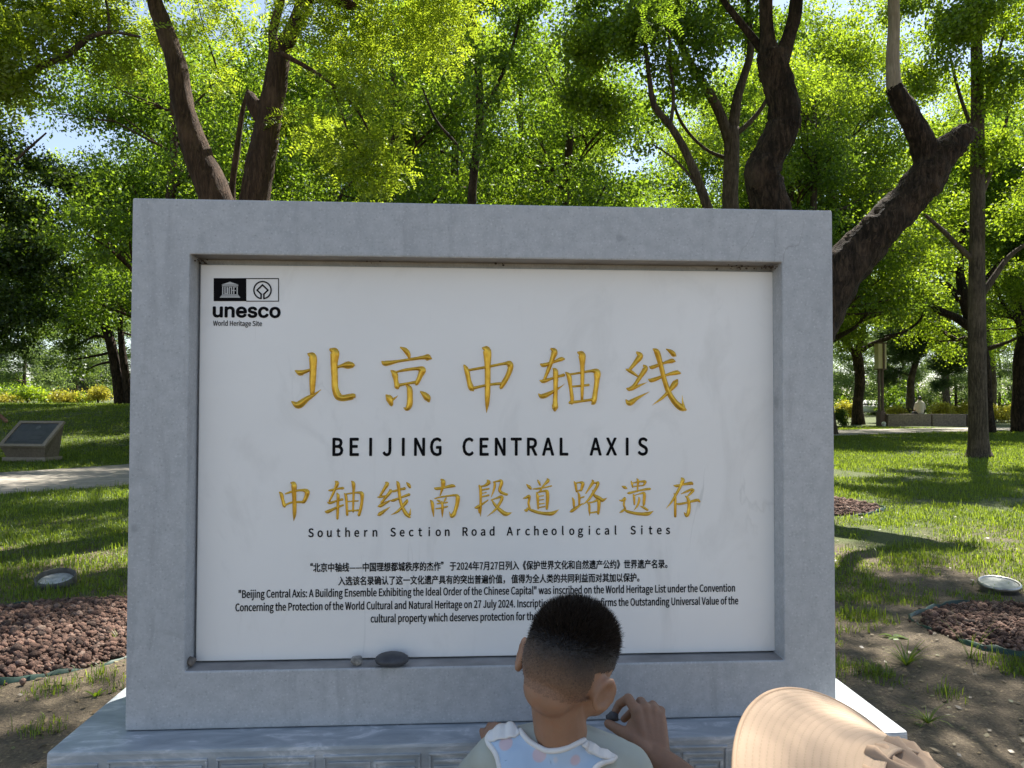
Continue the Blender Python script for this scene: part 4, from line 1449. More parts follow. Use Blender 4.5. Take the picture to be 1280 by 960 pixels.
for px, py, d_, r_ in ((25, 25, 6.0, .45), (60, 15, 6.2, .42), (15, 70, 5.8, .36), (105, 20, 6.3, .38), (135, 55, 6.4, .36), (160, 85, 6.8, .25), (120, 78, 6.2, .2), (30, 112, 6.0, .22), (-20, 60, 5.8, .5), 
                       (60, -60, 6.0, .5), (-60, -40, 5.8, .8), (-120, 100, 5.8, .7), (140, 30, 6.5, .34), (5, 100, 6.0, .24), (-150, -150, 6, 1.1), (20, -170, 6.2, .6)):
    p = at(px, py, d_) - base
    bl.append((p.x, p.y, p.z, r_, r_, r_ * .6))
V, k = cloud_pinnate(rs, bl, 3900, 0.19)
link('crown', crown_mesh('crown', V, k, M['leaf_locust']), t2)

# --- twisted tree with the leaning limb behind the right edge of the monument
D3 = 8.9
base = G(985, 502 + 1.227 / D3 * F)
t3 = thing('twisted_tree', 'dark tree with a twisted upright stem and a thick limb leaning past the slab', 'tree', base)
tb = [px_tube([(985, 505 + 1.227 / D3 * F, 104), (987, 560, 84), (988, 470, 80), (988, 400, 74)], D3, 16, 0.07, 21),
      px_tube([(990, 420, 66), (982, 340, 50), (970, 275, 42), (958, 240, 44), (953, 215, 44), (962, 192, 40), (976, 165, 42), (980, 145, 38), (975, 112, 37), (968, 85, 37), (966, 66, 38)], D3, 22, 0.10, 22, 9),
      px_tube([(963, 80, 27), (959, 45, 19), (957, 10, 17), (958, -40, 15), (952, -130, 9)], D3, 10, 0.07, 23),
      px_tube([(972, 82, 26), (984, 52, 18), (993, 20, 17), (998, -20, 15), (1015, -110, 10)], D3, 10, 0.07, 24),
      px_tube([(956, 66, 12), (940, 46, 10), (922, 24, 9), (902, -4, 8), (880, -50, 5)], D3 + 0.1, 8, 0.05, 25),
      px_tube([(990, 470, 70), (1016, 400, 62), (1046, 348, 56), (1078, 308, 49), (1106, 280, 48), (1134, 250, 45), (1158, 220, 45), (1176, 196, 40), (1192, 180, 34), (1206, 167, 27), (1211, 162, 20)], D3, 22, 0.10, 26, 9),
      px_tube([(1166, 222, 34), (1158, 192, 32), (1146, 165, 27), (1132, 138, 25), (1122, 118, 22), (1118, 108, 18)], D3, 18, 0.10, 27, 8)]
quads_obj('trunk', local(tb, base), M['bark_dark'], t3)
quads_obj('bare_limb', local([px_tube([(1119.5, 116, 19), (1117, 104, 17.5), (1116, 70, 15.5), (1117.5, 30, 14), (1117, 0, 13.5), (1118, -60, 12), (1112, -140, 7)], D3, 12, 0.02, 28)], base), M['bare_wood'], t3)
bl = []
for px, py, d_, r_ in ((1115, -120, 9, 1.1), (960, -150, 9, 1.2), (1030, -120, 8.6, 1.0), (860, -90, 9, .9), (820, 10, 9.4, .5), (1000, -220, 8, 1.6), (1180, -100, 8.6, .9), (760, -40, 9.4, .7), (905, -30, 9.2, .5)):
    p = at(px, py, d_) - base
    bl.append((p.x, p.y, p.z, r_, r_, r_ * .6))
# boughs overhead out of view, added to shade the sign, boy, hat and soil
for x_, y_, z_, r_ in ((1.7, 4.0, 7.0, 1.1), (1.2, 3.0, 6.8, 1.0), (2.25, 2.55, 6.45, .62), (2.42, 2.08, 6.1, .42), (0.9, 3.8, 6.6, .6), (0.2, 3.9, 6.6, .55), (-0.6, 4.2, 6.8, .6), (0.4, 4.4, 7.2, 1.2), (2.0, 5.4, 7.6, 1.2), (-.6, 2.6, 6.2, 1.0), (4.4, 5.0, 7.2, 1.3), (-1.2, 3.9, 6.9, 1.1), (0.6, 1.6, 6.0, .9), (1.7, 1.6, 6.3, .6)):
    bl.append((x_ - base.x, y_ - base.y, z_, r_, r_, r_ * .5))
V, k = cloud_pinnate(rs, bl, 10000, 0.185, ck=8, cf=0.33)
link('crown', crown_mesh('crown', V, k, M['leaf_mid']), t3)
bt = []
top3 = np.array(tuple(at(966, -40, D3)))
for x_, y_, z_ in ((1.9, 3.6, 6.9), (0.4, 4.4, 7.0), (-.6, 2.6, 6.1), (4.4, 5.0, 7.1), (0.6, 1.6, 5.9), (2.25, 2.55, 6.4)):
    e = np.array((x_, y_, z_))
    mid = (top3 + e) / 2 + np.array([0, 0, 0.5])
    bb = catmull([top3, mid, e], 6)
    bt.append(tube_arrays(bb - np.array(tuple(base)), 0.045 * (1 - 0.85 * np.linspace(0, 1, len(bb))), 7, 0.05, 30))
quads_obj('shade_bough', bt, M['bark_dark'], t3)

# --- ginkgo-like tree between the two, its fork showing above the slab
D4 = 13.0
base = G(914, 502 + 1.227 / D4 * F)
t4 = thing('slender_tree', 'grey-brown slender tree forking just above the slab, left of the twisted stem', 'tree', base)
tb = [px_tube([(914, 505 + 1.227 / D4 * F, 34), (914, 420, 25), (914, 300, 22), (913, 240, 20), (915, 190, 19), (914, 160, 19)], D4, 12, 0.04, 31),
      px_tube([(912, 176, 15), (900, 142, 13), (884, 112, 12), (868, 88, 10), (850, 50, 8), (835, 0, 6), (825, -60, 4)], D4, 8, 0.04, 32),
      px_tube([(916, 166, 14), (921, 125, 12), (930, 95, 10), (938, 65, 9), (936, 20, 7), (930, -50, 4)], D4, 8, 0.04, 33),
      px_tube([(920, 168, 7), (938, 152, 6), (954, 132, 5), (964, 112, 4), (980, 80, 3)], D4, 6, 0.03, 34),
      px_tube([(913, 200, 6), (880, 185, 4), (850, 150, 4), (835, 100, 3)], D4 + .2, 6, 0.03, 35)]
quads_obj('trunk', local(tb, base), M['bark_grey'], t4)
bl = []
for px, py, d_, r_ in ((840, 20, 13, .8), (790, 60, 13, .65), (880, 60, 12.6, .7), (930, 30, 13.3, .8), (850, 110, 12.8, .55), (760, 20, 13.2, .75), (900, -40, 13, 1.2), (800, -60, 13, 1.2), (960, 130, 13.6, .35), (740, 90, 13.4, .55), (890, 130, 13.4, .4), (820, 140, 13, .35), (985, 40, 13.8, .6)):
    p = at(px, py, d_) - base
    bl.append((p.x, p.y, p.z, r_, r_, r_ * .62))
V, k = cloud_single(rs, bl, 42000, 0.066, 0.8, 0.8, 7, 0.13)
link('crown', crown_mesh('crown', V, k, M['leaf_dark' if False else 'leaf_mid']), t4)
# thin leaning stem left of it
D5 = 12.0
base = G(898, 502 + 1.227 / D5 * F)
t5 = thing('leaning_tree', 'thin brown tree leaning left out from behind the slab beside the slender tree', 'tree', base)
tb = [px_tube([(905, 505 + 1.227 / D5 * F, 26), (902, 400, 18), (892, 290, 13), (881, 250, 12), (868, 215, 11), (852, 180, 10), (836, 155, 9), (818, 132, 8), (812, 100, 6), (806, 50, 5), (800, 0, 4)], D5, 9, 0.05, 36),
      px_tube([(838, 158, 5), (842, 120, 4), (838, 80, 4), (836, 30, 3)], D5, 6, 0.03, 37),
      px_tube([(876, 240, 4), (856, 212, 3), (838, 195, 2.5), (815, 180, 2)], D5, 6, 0.03, 38)]
quads_obj('trunk', local(tb, base), M['bark_grey'], t5)
bl = []
for px, py, d_, r_ in ((800, 30, 12, .6), (830, 80, 12.2, .4), (770, 130, 12.2, .42), (800, 180, 12.3, .26), (740, 60, 12, .6), (800, -60, 12, .9), (720, 130, 12.4, .45)):
    p = at(px, py, d_) - base
    bl.append((p.x, p.y, p.z, r_, r_, r_ * .62))
V, k = cloud_single(rs, bl, 20000, 0.066, 0.75, 0.8, 7, 0.13)
link('crown', crown_mesh('crown', V, k, M['leaf_lime']), t5)

# --- tall straight tree at the right
D6 = 16.6
base = G(1224, 502 + 1.227 / D6 * F)
t6 = thing('straight_tree', 'tall straight grey-brown tree standing on the sunlit lawn at the right', 'tree', base)
tb = [px_tube([(1224, 503 + 1.227 / D6 * F, 32), (1223, 556, 24), (1222, 500, 21), (1221, 420, 20), (1221, 330, 18), (1222, 250, 17), (1222, 160, 15), (1221, 80, 13), (1220, 0, 11), (1222, -90, 7)], D6, 12, 0.035, 41),
      px_tube([(1221, 330, 8), (1200, 310, 7), (1178, 288, 6), (1155, 268, 4)], D6, 7, 0.04, 42),
      px_tube([(1221, 260, 7), (1240, 210, 5), (1258, 150, 4), (1270, 90, 3)], D6, 7, 0.04, 43),
      px_tube([(1222, 180, 6), (1200, 120, 4), (1185, 60, 3)], D6, 7, 0.04, 44),
      px_tube([(1222, 170, 6), (1240, 100, 4), (1255, 40, 3)], D6, 7, 0.04, 45),
      px_tube([(1222, 375, 9), (1240, 350, 8), (1262, 320, 6), (1290, 300, 4)], D6, 7, 0.04, 46)]
quads_obj('trunk', local(tb, base), M['bark_grey'], t6)
bl = []
for px, py, d_, r_ in ((1220, 30, 16, 1.0), (1170, 90, 16.4, .8), (1260, 100, 16, .9), (1180, 180, 16.6, .6), (1260, 190, 16.4, .7), (1150, 250, 16.6, .55), (1200, 260, 17, .5), (1270, 270, 16.4, .6), (1230, -70, 16, 1.4), (1140, 20, 16.6, .8), (1300, 20, 16.4, 1.1), (1180, 320, 17, .35)):
    p = at(px, py, d_) - base
    bl.append((p.x, p.y, p.z, r_, r_, r_ * .6))
V, k = cloud_single(rs, bl, 48000, 0.074, 0.75, 0.8, 7, 0.15)
link('crown', crown_mesh('crown', V, k, M['leaf_lime']), t6)


# --- dark branching trees in the middle distance at the right
def mid_tree(label, px, Dp, tubes_px, blobs_px, leafm, nleaf, leafL, barkm='bark_dark', name='dark_tree', kind='single', seed=0):
    base = G(px, 502 + 1.227 / Dp * F)
    t = thing(name, label, 'tree', base)
    quads_obj('trunk', local([px_tube(q, Dp, 9, 0.06, 60 + i + seed) for i, q in enumerate(tubes_px)], base), M[barkm], t)
    bl_ = []
    for bx, by, dd, r_ in blobs_px:
        p = at(bx, by, Dp + dd) - base
        bl_.append((p.x, p.y, p.z, r_, r_, r_ * .6))
    rs_ = np.random.default_rng(300 + seed)
    V_, k_ = cloud_single(rs_, bl_, nleaf, leafL, 0.7, 0.8, 7, leafL * 1.7) if kind == 'single' else cloud_needles(rs_, bl_, nleaf, leafL)
    link('crown', crown_mesh('crown', V_, k_, M[leafm]), t)
    return t


yb = lambda D_: 504 + 1.227 / D_ * F
mid_tree('dark tree half hidden behind the straight tree, its boughs arching out to the left', 1236, 30.0,
         [[(1237, yb(30), 17), (1235, 510, 12), (1231, 460, 13), (1224, 425, 14), (1214, 400, 15), (1205, 370, 13), (1200, 340, 10), (1202, 300, 8), (1210, 240, 5)],
          [(1216, 412, 12), (1196, 398, 10), (1178, 390, 9), (1160, 380, 9), (1148, 360, 8), (1138, 335, 7), (1133, 300, 6), (1130, 260, 4)],
          [(1200, 375, 8), (1186, 358, 7), (1170, 350, 6), (1150, 345, 5), (1130, 345, 3)],
          [(1208, 372, 9), (1232, 350, 8), (1250, 330, 7), (1275, 310, 6), (1300, 290, 4)],
          [(1158, 382, 4), (1150, 400, 3), (1130, 415, 3), (1105, 420, 2)]],
         [(1130, 290, 0, 1.8), (1190, 260, 1, 2.0), (1250, 290, 0, 2.0), (1090, 380, -1, 1.1), (1125, 360, -1, .9), (1070, 330, 0, 1.6), (1170, 330, 1, .8), (1240, 330, 1, .8), (1210, 200, 0, 2.4), (1120, 220, 0, 2.2), (1280, 220, 0, 2.2), (1060, 420, 0, .8), (1090, 280, 1, 1.6), (1160, 300, 2, 1.4), (1065, 260, 1, 1.6)], 'leaf_mid', 36000, 0.12, seed=1)
mid_tree('thick dark trunk cut by the right edge of the picture, with boughs forking upward', 1274, 31.0,
         [[(1277, yb(31), 26), (1276, 500, 20), (1278, 450, 20), (1283, 415, 18), (1276, 390, 13), (1266, 360, 10), (1258, 335, 7), (1262, 300, 5)],
          [(1282, 415, 14), (1272, 400, 8), (1258, 385, 6), (1246, 362, 4), (1240, 345, 3)],
          [(1283, 420, 14), (1296, 390, 12), (1310, 350, 9), (1315, 300, 6)]],
         [(1265, 300, 0, 1.6), (1310, 290, 0, 2.0), (1255, 240, 0, 2.0), (1330, 350, 0, 1.4), (1300, 180, 0, 2.6)], 'leaf_mid', 16000, 0.12, seed=2)
mid_tree('dark tree with a short curved trunk beside the lantern post', 1073, 41.0,
         [[(1073, yb(41), 17), (1072, 505, 12), (1075, 478, 12), (1073, 455, 13), (1069, 435, 12)],
          [(1068, 442, 8), (1058, 428, 6), (1047, 418, 5), (1030, 405, 3)], [(1072, 440, 9), (1078, 415, 7), (1082, 390, 5), (1080, 360, 3)],
          [(1074, 440, 8), (1090, 430, 6), (1112, 422, 5), (1135, 410, 4), (1148, 385, 2)]],
         [(1060, 395, -1, 1.7), (1085, 370, 0, 1.9), (1040, 380, 0, 1.6), (1110, 395, 1, 1.2), (1075, 340, 0, 2.0), (1130, 375, 0, 1.2), (1055, 420, -1, .7)], 'leaf_lime', 22000, 0.13, seed=3)
mid_tree('slanting pale-barked pine behind the seated person on the stone wall', 1138, 46.0,
         [[(1137, yb(46), 12), (1138, 500, 10), (1139, 475, 8), (1144, 455, 7), (1152, 430, 6), (1158, 405, 5), (1160, 385, 3)],
          [(1150, 440, 4), (1135, 425, 3), (1120, 418, 2)], [(1140, 470, 3), (1122, 465, 2.5), (1105, 468, 2)], [(1156, 415, 3), (1172, 420, 2), (1185, 440, 2)]],
         [(1130, 440, 0, 1.3), (1165, 420, 0, 1.5), (1185, 455, 1, 1.2), (1110, 470, 0, 1.0), (1160, 390, 0, 1.6), (1195, 425, 1, 1.2), (1120, 415, 0, 1.3), (1175, 480, 1, .6)], 'leaf_pine', 30000, 0.36, 'bark_grey', 'pine_tree', 'needle', 4)
# pine pair and shady tree at the left
mid_tree('dark leaning double-stemmed pine just left of the slab', 150, 30.0,
         [[(152, 512, 17), (150, 500, 14), (146, 470, 12), (142, 445, 12), (136, 420, 11), (128, 402, 9), (120, 380, 7), (112, 340, 4)],
          [(163, 512, 13), (160, 490, 11), (156, 460, 9), (152, 430, 8), (150, 405, 6), (156, 370, 5), (160, 330, 3)],
          [(138, 424, 5), (120, 420, 3), (100, 430, 2.5), (84, 440, 2)], [(142, 452, 4), (125, 455, 2.5), (108, 462, 2)], [(142, 440, 4), (118, 445, 3), (90, 450, 2)]],
         [(110, 400, 0, 1.3), (80, 380, 0, 1.3), (145, 380, 0, 1.2), (60, 415, 1, 1.0), (95, 435, 0, .7), (120, 340, 0, 1.8), (40, 350, 0, 1.7), (75, 320, 0, 1.8), (150, 320, 0, 1.4), (20, 385, 0, 1.3), (90, 460, 0, .6), (165, 370, 0, .8)], 'leaf_dark', 30000, 0.12, 'bark_dark', 'pine_tree', 'single', 5)
mid_tree('dense leafy tree at the left edge with a thin bare branch', -40, 15.0,
         [[(-45, yb(15), 40), (-42, 450, 30), (-35, 330, 24), (-20, 250, 16), (-15, 180, 10), (-20, 100, 6)], [(-40, 380, 20), (-60, 250, 14), (-50, 120, 8)],
          [(-38, 290, 7), (-18, 240, 6), (0, 218, 5), (20, 200, 4), (40, 182, 3), (58, 166, 2)]],
         [(20, 320, 0, .9), (0, 260, 0, .8), (60, 270, .5, .7), (30, 390, 0, .8), (-20, 350, 0, 1.0), (90, 230, 1, .7), (-60, 200, 0, 1.4), (60, 350, 0, .6), (20, 430, 0, .35), (-30, 420, 0, .8), (120, 270, 1, .6), (40, 210, 1, .5)], 'leaf_dark', 38000, 0.075, 'bark_brown', 'shady_tree', 'single', 6)

# --- unseen tree added in the right-hand rock bed to shade the lawn
bx, by = BEDS[1][0] + 0.22, BEDS[1][1] + 0.05
t7 = thing('unseen_shade_tree', 'unseen tree in the right rock bed, added so its boughs shade the worn lawn', 'tree', (bx, by, 0))
rs = np.random.default_rng(707)
trunk = catmull([(0, 0, -0.1), (0.1, 0.05, 1.0), (0.3, 0.0, 2.2), (0.35, 0.2, 3.6), (0.3, 0.5, 5.2)], 5)
tb = [tube_arrays(trunk, np.linspace(0.19, 0.10, len(trunk)), 12, 0.05, 3)]
bl = []
for x_, y_, z_, r_ in ((5.4, 5.2, 7.2, 1.1), (6.6, 7.6, 8.2, 1.2), (4.6, 7.2, 7.8, 1.0), (6.4, 4.0, 7.0, 1.1), (7.6, 6.0, 7.6, 1.2), (5.0, 3.6, 6.6, .8), (8.6, 8.0, 8.2, 1.2), (5.8, 9.2, 8.8, 1.0), (4.2, 4.8, 7.0, .8), (7.6, 3.0, 6.8, 1.0), (9.0, 5.2, 7.4, 1.2), (4.7, 2.0, 6.0, .6), (5.4, 6.4, 7.6, .6), (4.4, 5.9, 7.4, .5), (6.9, 5.2, 7.4, .7), (7.0, 8.8, 8.4, .8), (5.6, 2.6, 6.4, .6), (4.9, 8.4, 8.2, .7), (4.1, 3.9, 6.7, .45)):
    q = np.array([x_ - bx, y_ - by, z_])
    bl.append((*q, r_, r_, r_ * .5))
    bb = catmull([trunk[-3], trunk[-3] * .5 + q * .5 + np.array([0, 0, .5]), q], 6)
    tb.append(tube_arrays(bb, 0.032 * (1 - 0.8 * np.linspace(0, 1, len(bb))), 7, 0.05, 4))
quads_obj('trunk', tb, M['bark_brown'], t7)
V, k = cloud_pinnate(rs, bl, 11000, 0.165, ck=8, cf=0.30)
link('crown', crown_mesh('crown', V, k, M['leaf_mid']), t7)

# --- woodland: kinds of tree, then copies
def kindtree(*a, **k):
    return make_tree(*a, **k)


GRP = 'trees of the woodland behind the monument'
A_ = kindtree('broadleaf_tree', 'broadleaf tree', 'tree', 501, 11.5, 0.24, 0.30, 10, 3.6, 1.5, 1.35, 0.6, M['bark_brown'], M['leaf_mid'], 'single', 48000, 0.098, GRP)
B_ = kindtree('broadleaf_tree', 'broadleaf tree', 'tree', 502, 13.5, 0.22, 0.24, 12, 3.0, 1.9, 1.25, 0.75, M['bark_grey'], M['leaf_lime'], 'single', 60000, 0.095, GRP)
D_ = kindtree('broadleaf_tree', 'broadleaf tree', 'tree', 503, 10.5, 0.26, 0.20, 11, 3.3, 1.2, 1.3, 0.65, M['bark_dark'], M['leaf_dark'], 'single', 48000, 0.098, GRP)
E_ = kindtree('broadleaf_tree', 'broadleaf tree', 'tree', 504, 9.0, 0.16, 0.12, 12, 3.0, 1.1, 1.4, 0.7, M['bark_grey'], M['leaf_pale'], 'single', 36000, 0.14, GRP)
rs = random.Random(12)
SP = [  # kind, photo x, depth, scale
    ('A', 480, 17, .9), ('A', 420, 23, 1.05), ('B', 570, 20, .95), ('B', 650, 25, 1.05), ('A', 700, 19, .95), ('B', 540, 28, 1.1), ('A', 250, 20, 1.0), ('A', 215, 17, .9), ('B', 205, 26, 1.0),
    ('A', -130, 22, .95), ('B', -60, 30, 1.05), ('A', 300, 30, 1.15), ('B', 390, 34, 1.2), ('B', 500, 38, 1.3), ('A', 620, 36, 1.25), ('B', 730, 31, 1.05),
    ('B', 1022, 24, 1.0), ('B', 1030, 36, 1.3), ('A', 1350, 30, 1.1), ('B', 960, 44, 1.2), ('A', 700, 48, 1.45), ('D', 590, 30, 1.1), ('B', 1010, 30, 1.25), ('B', 1222, 33, 1.2), ('A', 1277, 40, 1.3), ('B', 1237, 48, 1.4), ('A', 860, 46, 1.2), ('B', 1400, 24, 1.0), ('B', 880, 40, 1.3), ('B', 935, 31, 1.1), ('B', 1036, 28, 1.3), ('A', 980, 25, 1.05), ('A', 190, 42, 1.2), ('B', 1185, 62, 1.5),
    ('B', 1420, 40, 1.3), ('D', -220, 24, 1.0), ('A', 1480, 22, 1.0)]
SRC = {'A': A_, 'B': B_, 'D': D_, 'E': E_}
LOOK = {'A': 'mid-green', 'B': 'lime-green', 'D': 'dark green', 'E': 'pale green'}
used = {}
TREE_LABELS = []
for i, (kd, px, d_, s) in enumerate(SP):
    p = G(px, 502 + 1.227 / d_ * F)
    p.z = float(height(np.array([p.x]), np.array([p.y]))[0])
    s2 = s * rs.uniform(0.95, 1.08)
    if kd not in used:
        used[kd] = 1
        o = SRC[kd]
        o.location = p
        o.scale = (s2, s2, s2)
        o.rotation_euler = (0, 0, rs.uniform(0, 6.28))
    else:
        o = dup(SRC[kd], p, rs.uniform(0, 6.28), s2)
    if px < 165:
        wh = 'left of the slab' if px > 0 else 'beyond the left edge'
    elif px > 1045:
        wh = 'right of the slab' if px < 1280 else 'beyond the right edge'
    else:
        ref = [(260, 'above the left end of the slab'), (360, 'behind the forked tree'), (460, 'just right of the forked tree'), (570, 'left of the middle of the slab top'), (660, 'above the middle of the slab top'), (760, 'right of the middle of the slab top'), (880, 'behind the leaning tree'), (1050, 'behind the twisted tree')]
        wh = next(t for lim, t in ref if px < lim)
    o['label'] = f"{LOOK[kd]} {'near' if d_ < 20 else 'middle-distance' if d_ < 30 else 'far'} woodland tree {wh}"
    TREE_LABELS.append(o)
# pale feathery trees closing the view under the canopy
GR2 = 'pale trees along the far edge of the park'
k = 0
for px, d_, s in ((30, 62, .95), (95, 68, 1.0), (-60, 66, 1.1), (150, 74, 1.1), (230, 80, 1.2), (330, 84, 1.2), (450, 86, 1.2), (570, 88, 1.2), (690, 88, 1.2), (800, 86, 1.2), (910, 82, 1.2), (1010, 74, 1.1), (1070, 66, 1.0), (1130, 72, 1.1), (1195, 64, 1.0), (1250, 70, 1.05), (1320, 66, 1.1), (1400, 72, 1.2), (-150, 74, 1.2)):
    p = G(px, 502 + 1.227 / d_ * F)
    p.z = float(height(np.array([p.x]), np.array([p.y]))[0])
    s2 = (s, s, s * rs.uniform(0.75, 1.05))
    if k == 0:
        o = E_
        o.location = p
        o.scale = s2
    else:
        o = dup(E_, p, rs.uniform(0, 6.28), s2)
    o['group'] = GR2
    o['label'] = 'pale feathery tree in the far row ' + (['under the dark tree at the left edge', 'over the yellow flowers at the left', 'outside the left edge', 'behind the double-stemmed pine', 'hidden behind the left of the slab'][[30, 95, -60, 150, 230].index(px)] if px in (30, 95, -60, 150, 230) else
                   {1070: 'behind the curved dark trunk', 1130: 'behind the slanting pine', 1195: 'just left of the straight tree', 1250: 'between the straight tree and the edge trunk', 1320: 'beyond the thick edge trunk'}.get(px, 'behind the monument'))
    k += 1
# ------------------------------------------------------------------ people
def camw(x_, y_, z_):
    return CAM + rr * x_ - uu * y_ + fwd * z_


def body_mesh(name, prims, voxel, smooth=6, fac=0.5):
    """one continuous skin over tapered capsules and ellipsoids (voxel union, smoothed)"""
    bm = bmesh.new()
    for p in prims:
        if p[0] == 'cap':
            _, a, b_, ra, rb = p
            a, b_ = Vector(a), Vector(b_)
            d_ = b_ - a
            L = d_.length
            q = d_.to_track_quat('Z', 'Y').to_matrix().to_4x4()
            n_ = max(1, int(L / (min(ra, rb) * 0.9)))
            mt = Matrix.Translation(a) @ q
            rings = []
            sg = 14
            prof = [(-ra * math.cos(t), ra * math.sin(t)) for t in (0.25, 0.7, 1.15)] + [(L * i / n_, ra + (rb - ra) * i / n_) for i in range(n_ + 1)] + [(L + rb * math.cos(t), rb * math.sin(t)) for t in (1.15, 0.7, 0.25)]
            for z_, r_ in prof:
                rings.append([bm.verts.new(mt @ Vector((r_ * math.cos(2 * math.pi * s / sg), r_ * math.sin(2 * math.pi * s / sg), z_))) for s in range(sg)])
            for r0_, r1_ in zip(rings, rings[1:]):
                for s in range(sg):
                    bm.faces.new((r0_[s], r0_[(s + 1) % sg], r1_[(s + 1) % sg], r1_[s]))
            bm.faces.new(rings[0][::-1])
            bm.faces.new(rings[-1])
        else:
            _, c, rad, rot = p
            bmesh.ops.create_icosphere(bm, subdivisions=3, radius=1, matrix=Matrix.Translation(Vector(c)) @ (rot.to_4x4() if rot else Matrix.Identity(4)) @ Matrix.Diagonal((*rad, 1)))
    me = bpy.data.meshes.new(name)
    bm.to_mesh(me)
    bm.free()
    o = bpy.data.objects.new('tmp', me)
    C.objects.link(o)
    r = o.modifiers.new('r', 'REMESH')
    r.mode = 'VOXEL'
    r.voxel_size = voxel
    s = o.modifiers.new('s', 'SMOOTH')
    s.factor = fac
    s.iterations = smooth
    dg = bpy.context.evaluated_depsgraph_get()
    out = bpy.data.meshes.new_from_object(o.evaluated_get(dg))
    out.name = name
    bpy.data.objects.remove(o)
    bpy.data.meshes.remove(me)
    return out


def skin(name, col, sss=0.12):
    m, n, b = mat(name)
    v = coords(n)
    f = noise(n, v, 30, 5)
    g = noise(n, v, 220, 3)
    c = ramp(n, f, [(0.3, tuple(x_ * 0.86 for x_ in col)), (0.7, tuple(min(1, x_ * 1.12) for x_ in col))])
    n.links.new(c, b.inputs['Base Color'])
    b.inputs['Roughness'].default_value = 0.58
    b.inputs['Subsurface Weight'].default_value = sss
    b.inputs['Subsurface Radius'].default_value = (0.012, 0.005, 0.003)
    b.inputs['Subsurface Scale'].default_value = 0.5
    bl_ = noise(n, coords(n), 60, 4, 0.6)
    c = mix(n, ramp(n, bl_, [(0.52, (0, 0, 0)), (0.72, (0.45, 0.45, 0.45))]), c, (col[0] * 0.95, col[1] * 0.72, col[2] * 0.62))
    n.links.new(c, b.inputs['Base Color'])
    bump(n, b, mix(n, 0.6, g, noise(n, coords(n), 700, 2)), 0.35, 0.0025)
    return m


M['skin_boy'] = skin('warm_tan_skin', (0.33, 0.185, 0.112))
M['skin_adult'] = skin('weathered_tan_skin', (0.27, 0.15, 0.09))
m, n, b = mat('black_hair')
b.inputs['Base Color'].default_value = (0.022, 0.016, 0.012, 1)
b.inputs['Roughness'].default_value = 0.42
M['hair'] = m


def cloth(name, col, weave=260, var=0.08, rough=0.85):
    m, n, b = mat(name)
    v = coords(n)
    f = noise(n, v, 9, 5)
    n.links.new(ramp(n, f, [(0.3, tuple(x_ * (1 - var) for x_ in col)), (0.7, tuple(min(1, x_ * (1 + var)) for x_ in col))]), b.inputs['Base Color'])
    b.inputs['Roughness'].default_value = rough
    wv = n.nodes.new('ShaderNodeTexWave')
    wv.inputs['Scale'].default_value = weave * 5
    n.links.new(v, wv.inputs['Vector'])
    b2 = mix(n, 0.5, wv.outputs['Color'], noise(n, v, 40, 4))
    bump(n, b, b2, 0.15, 0.003)
    return m


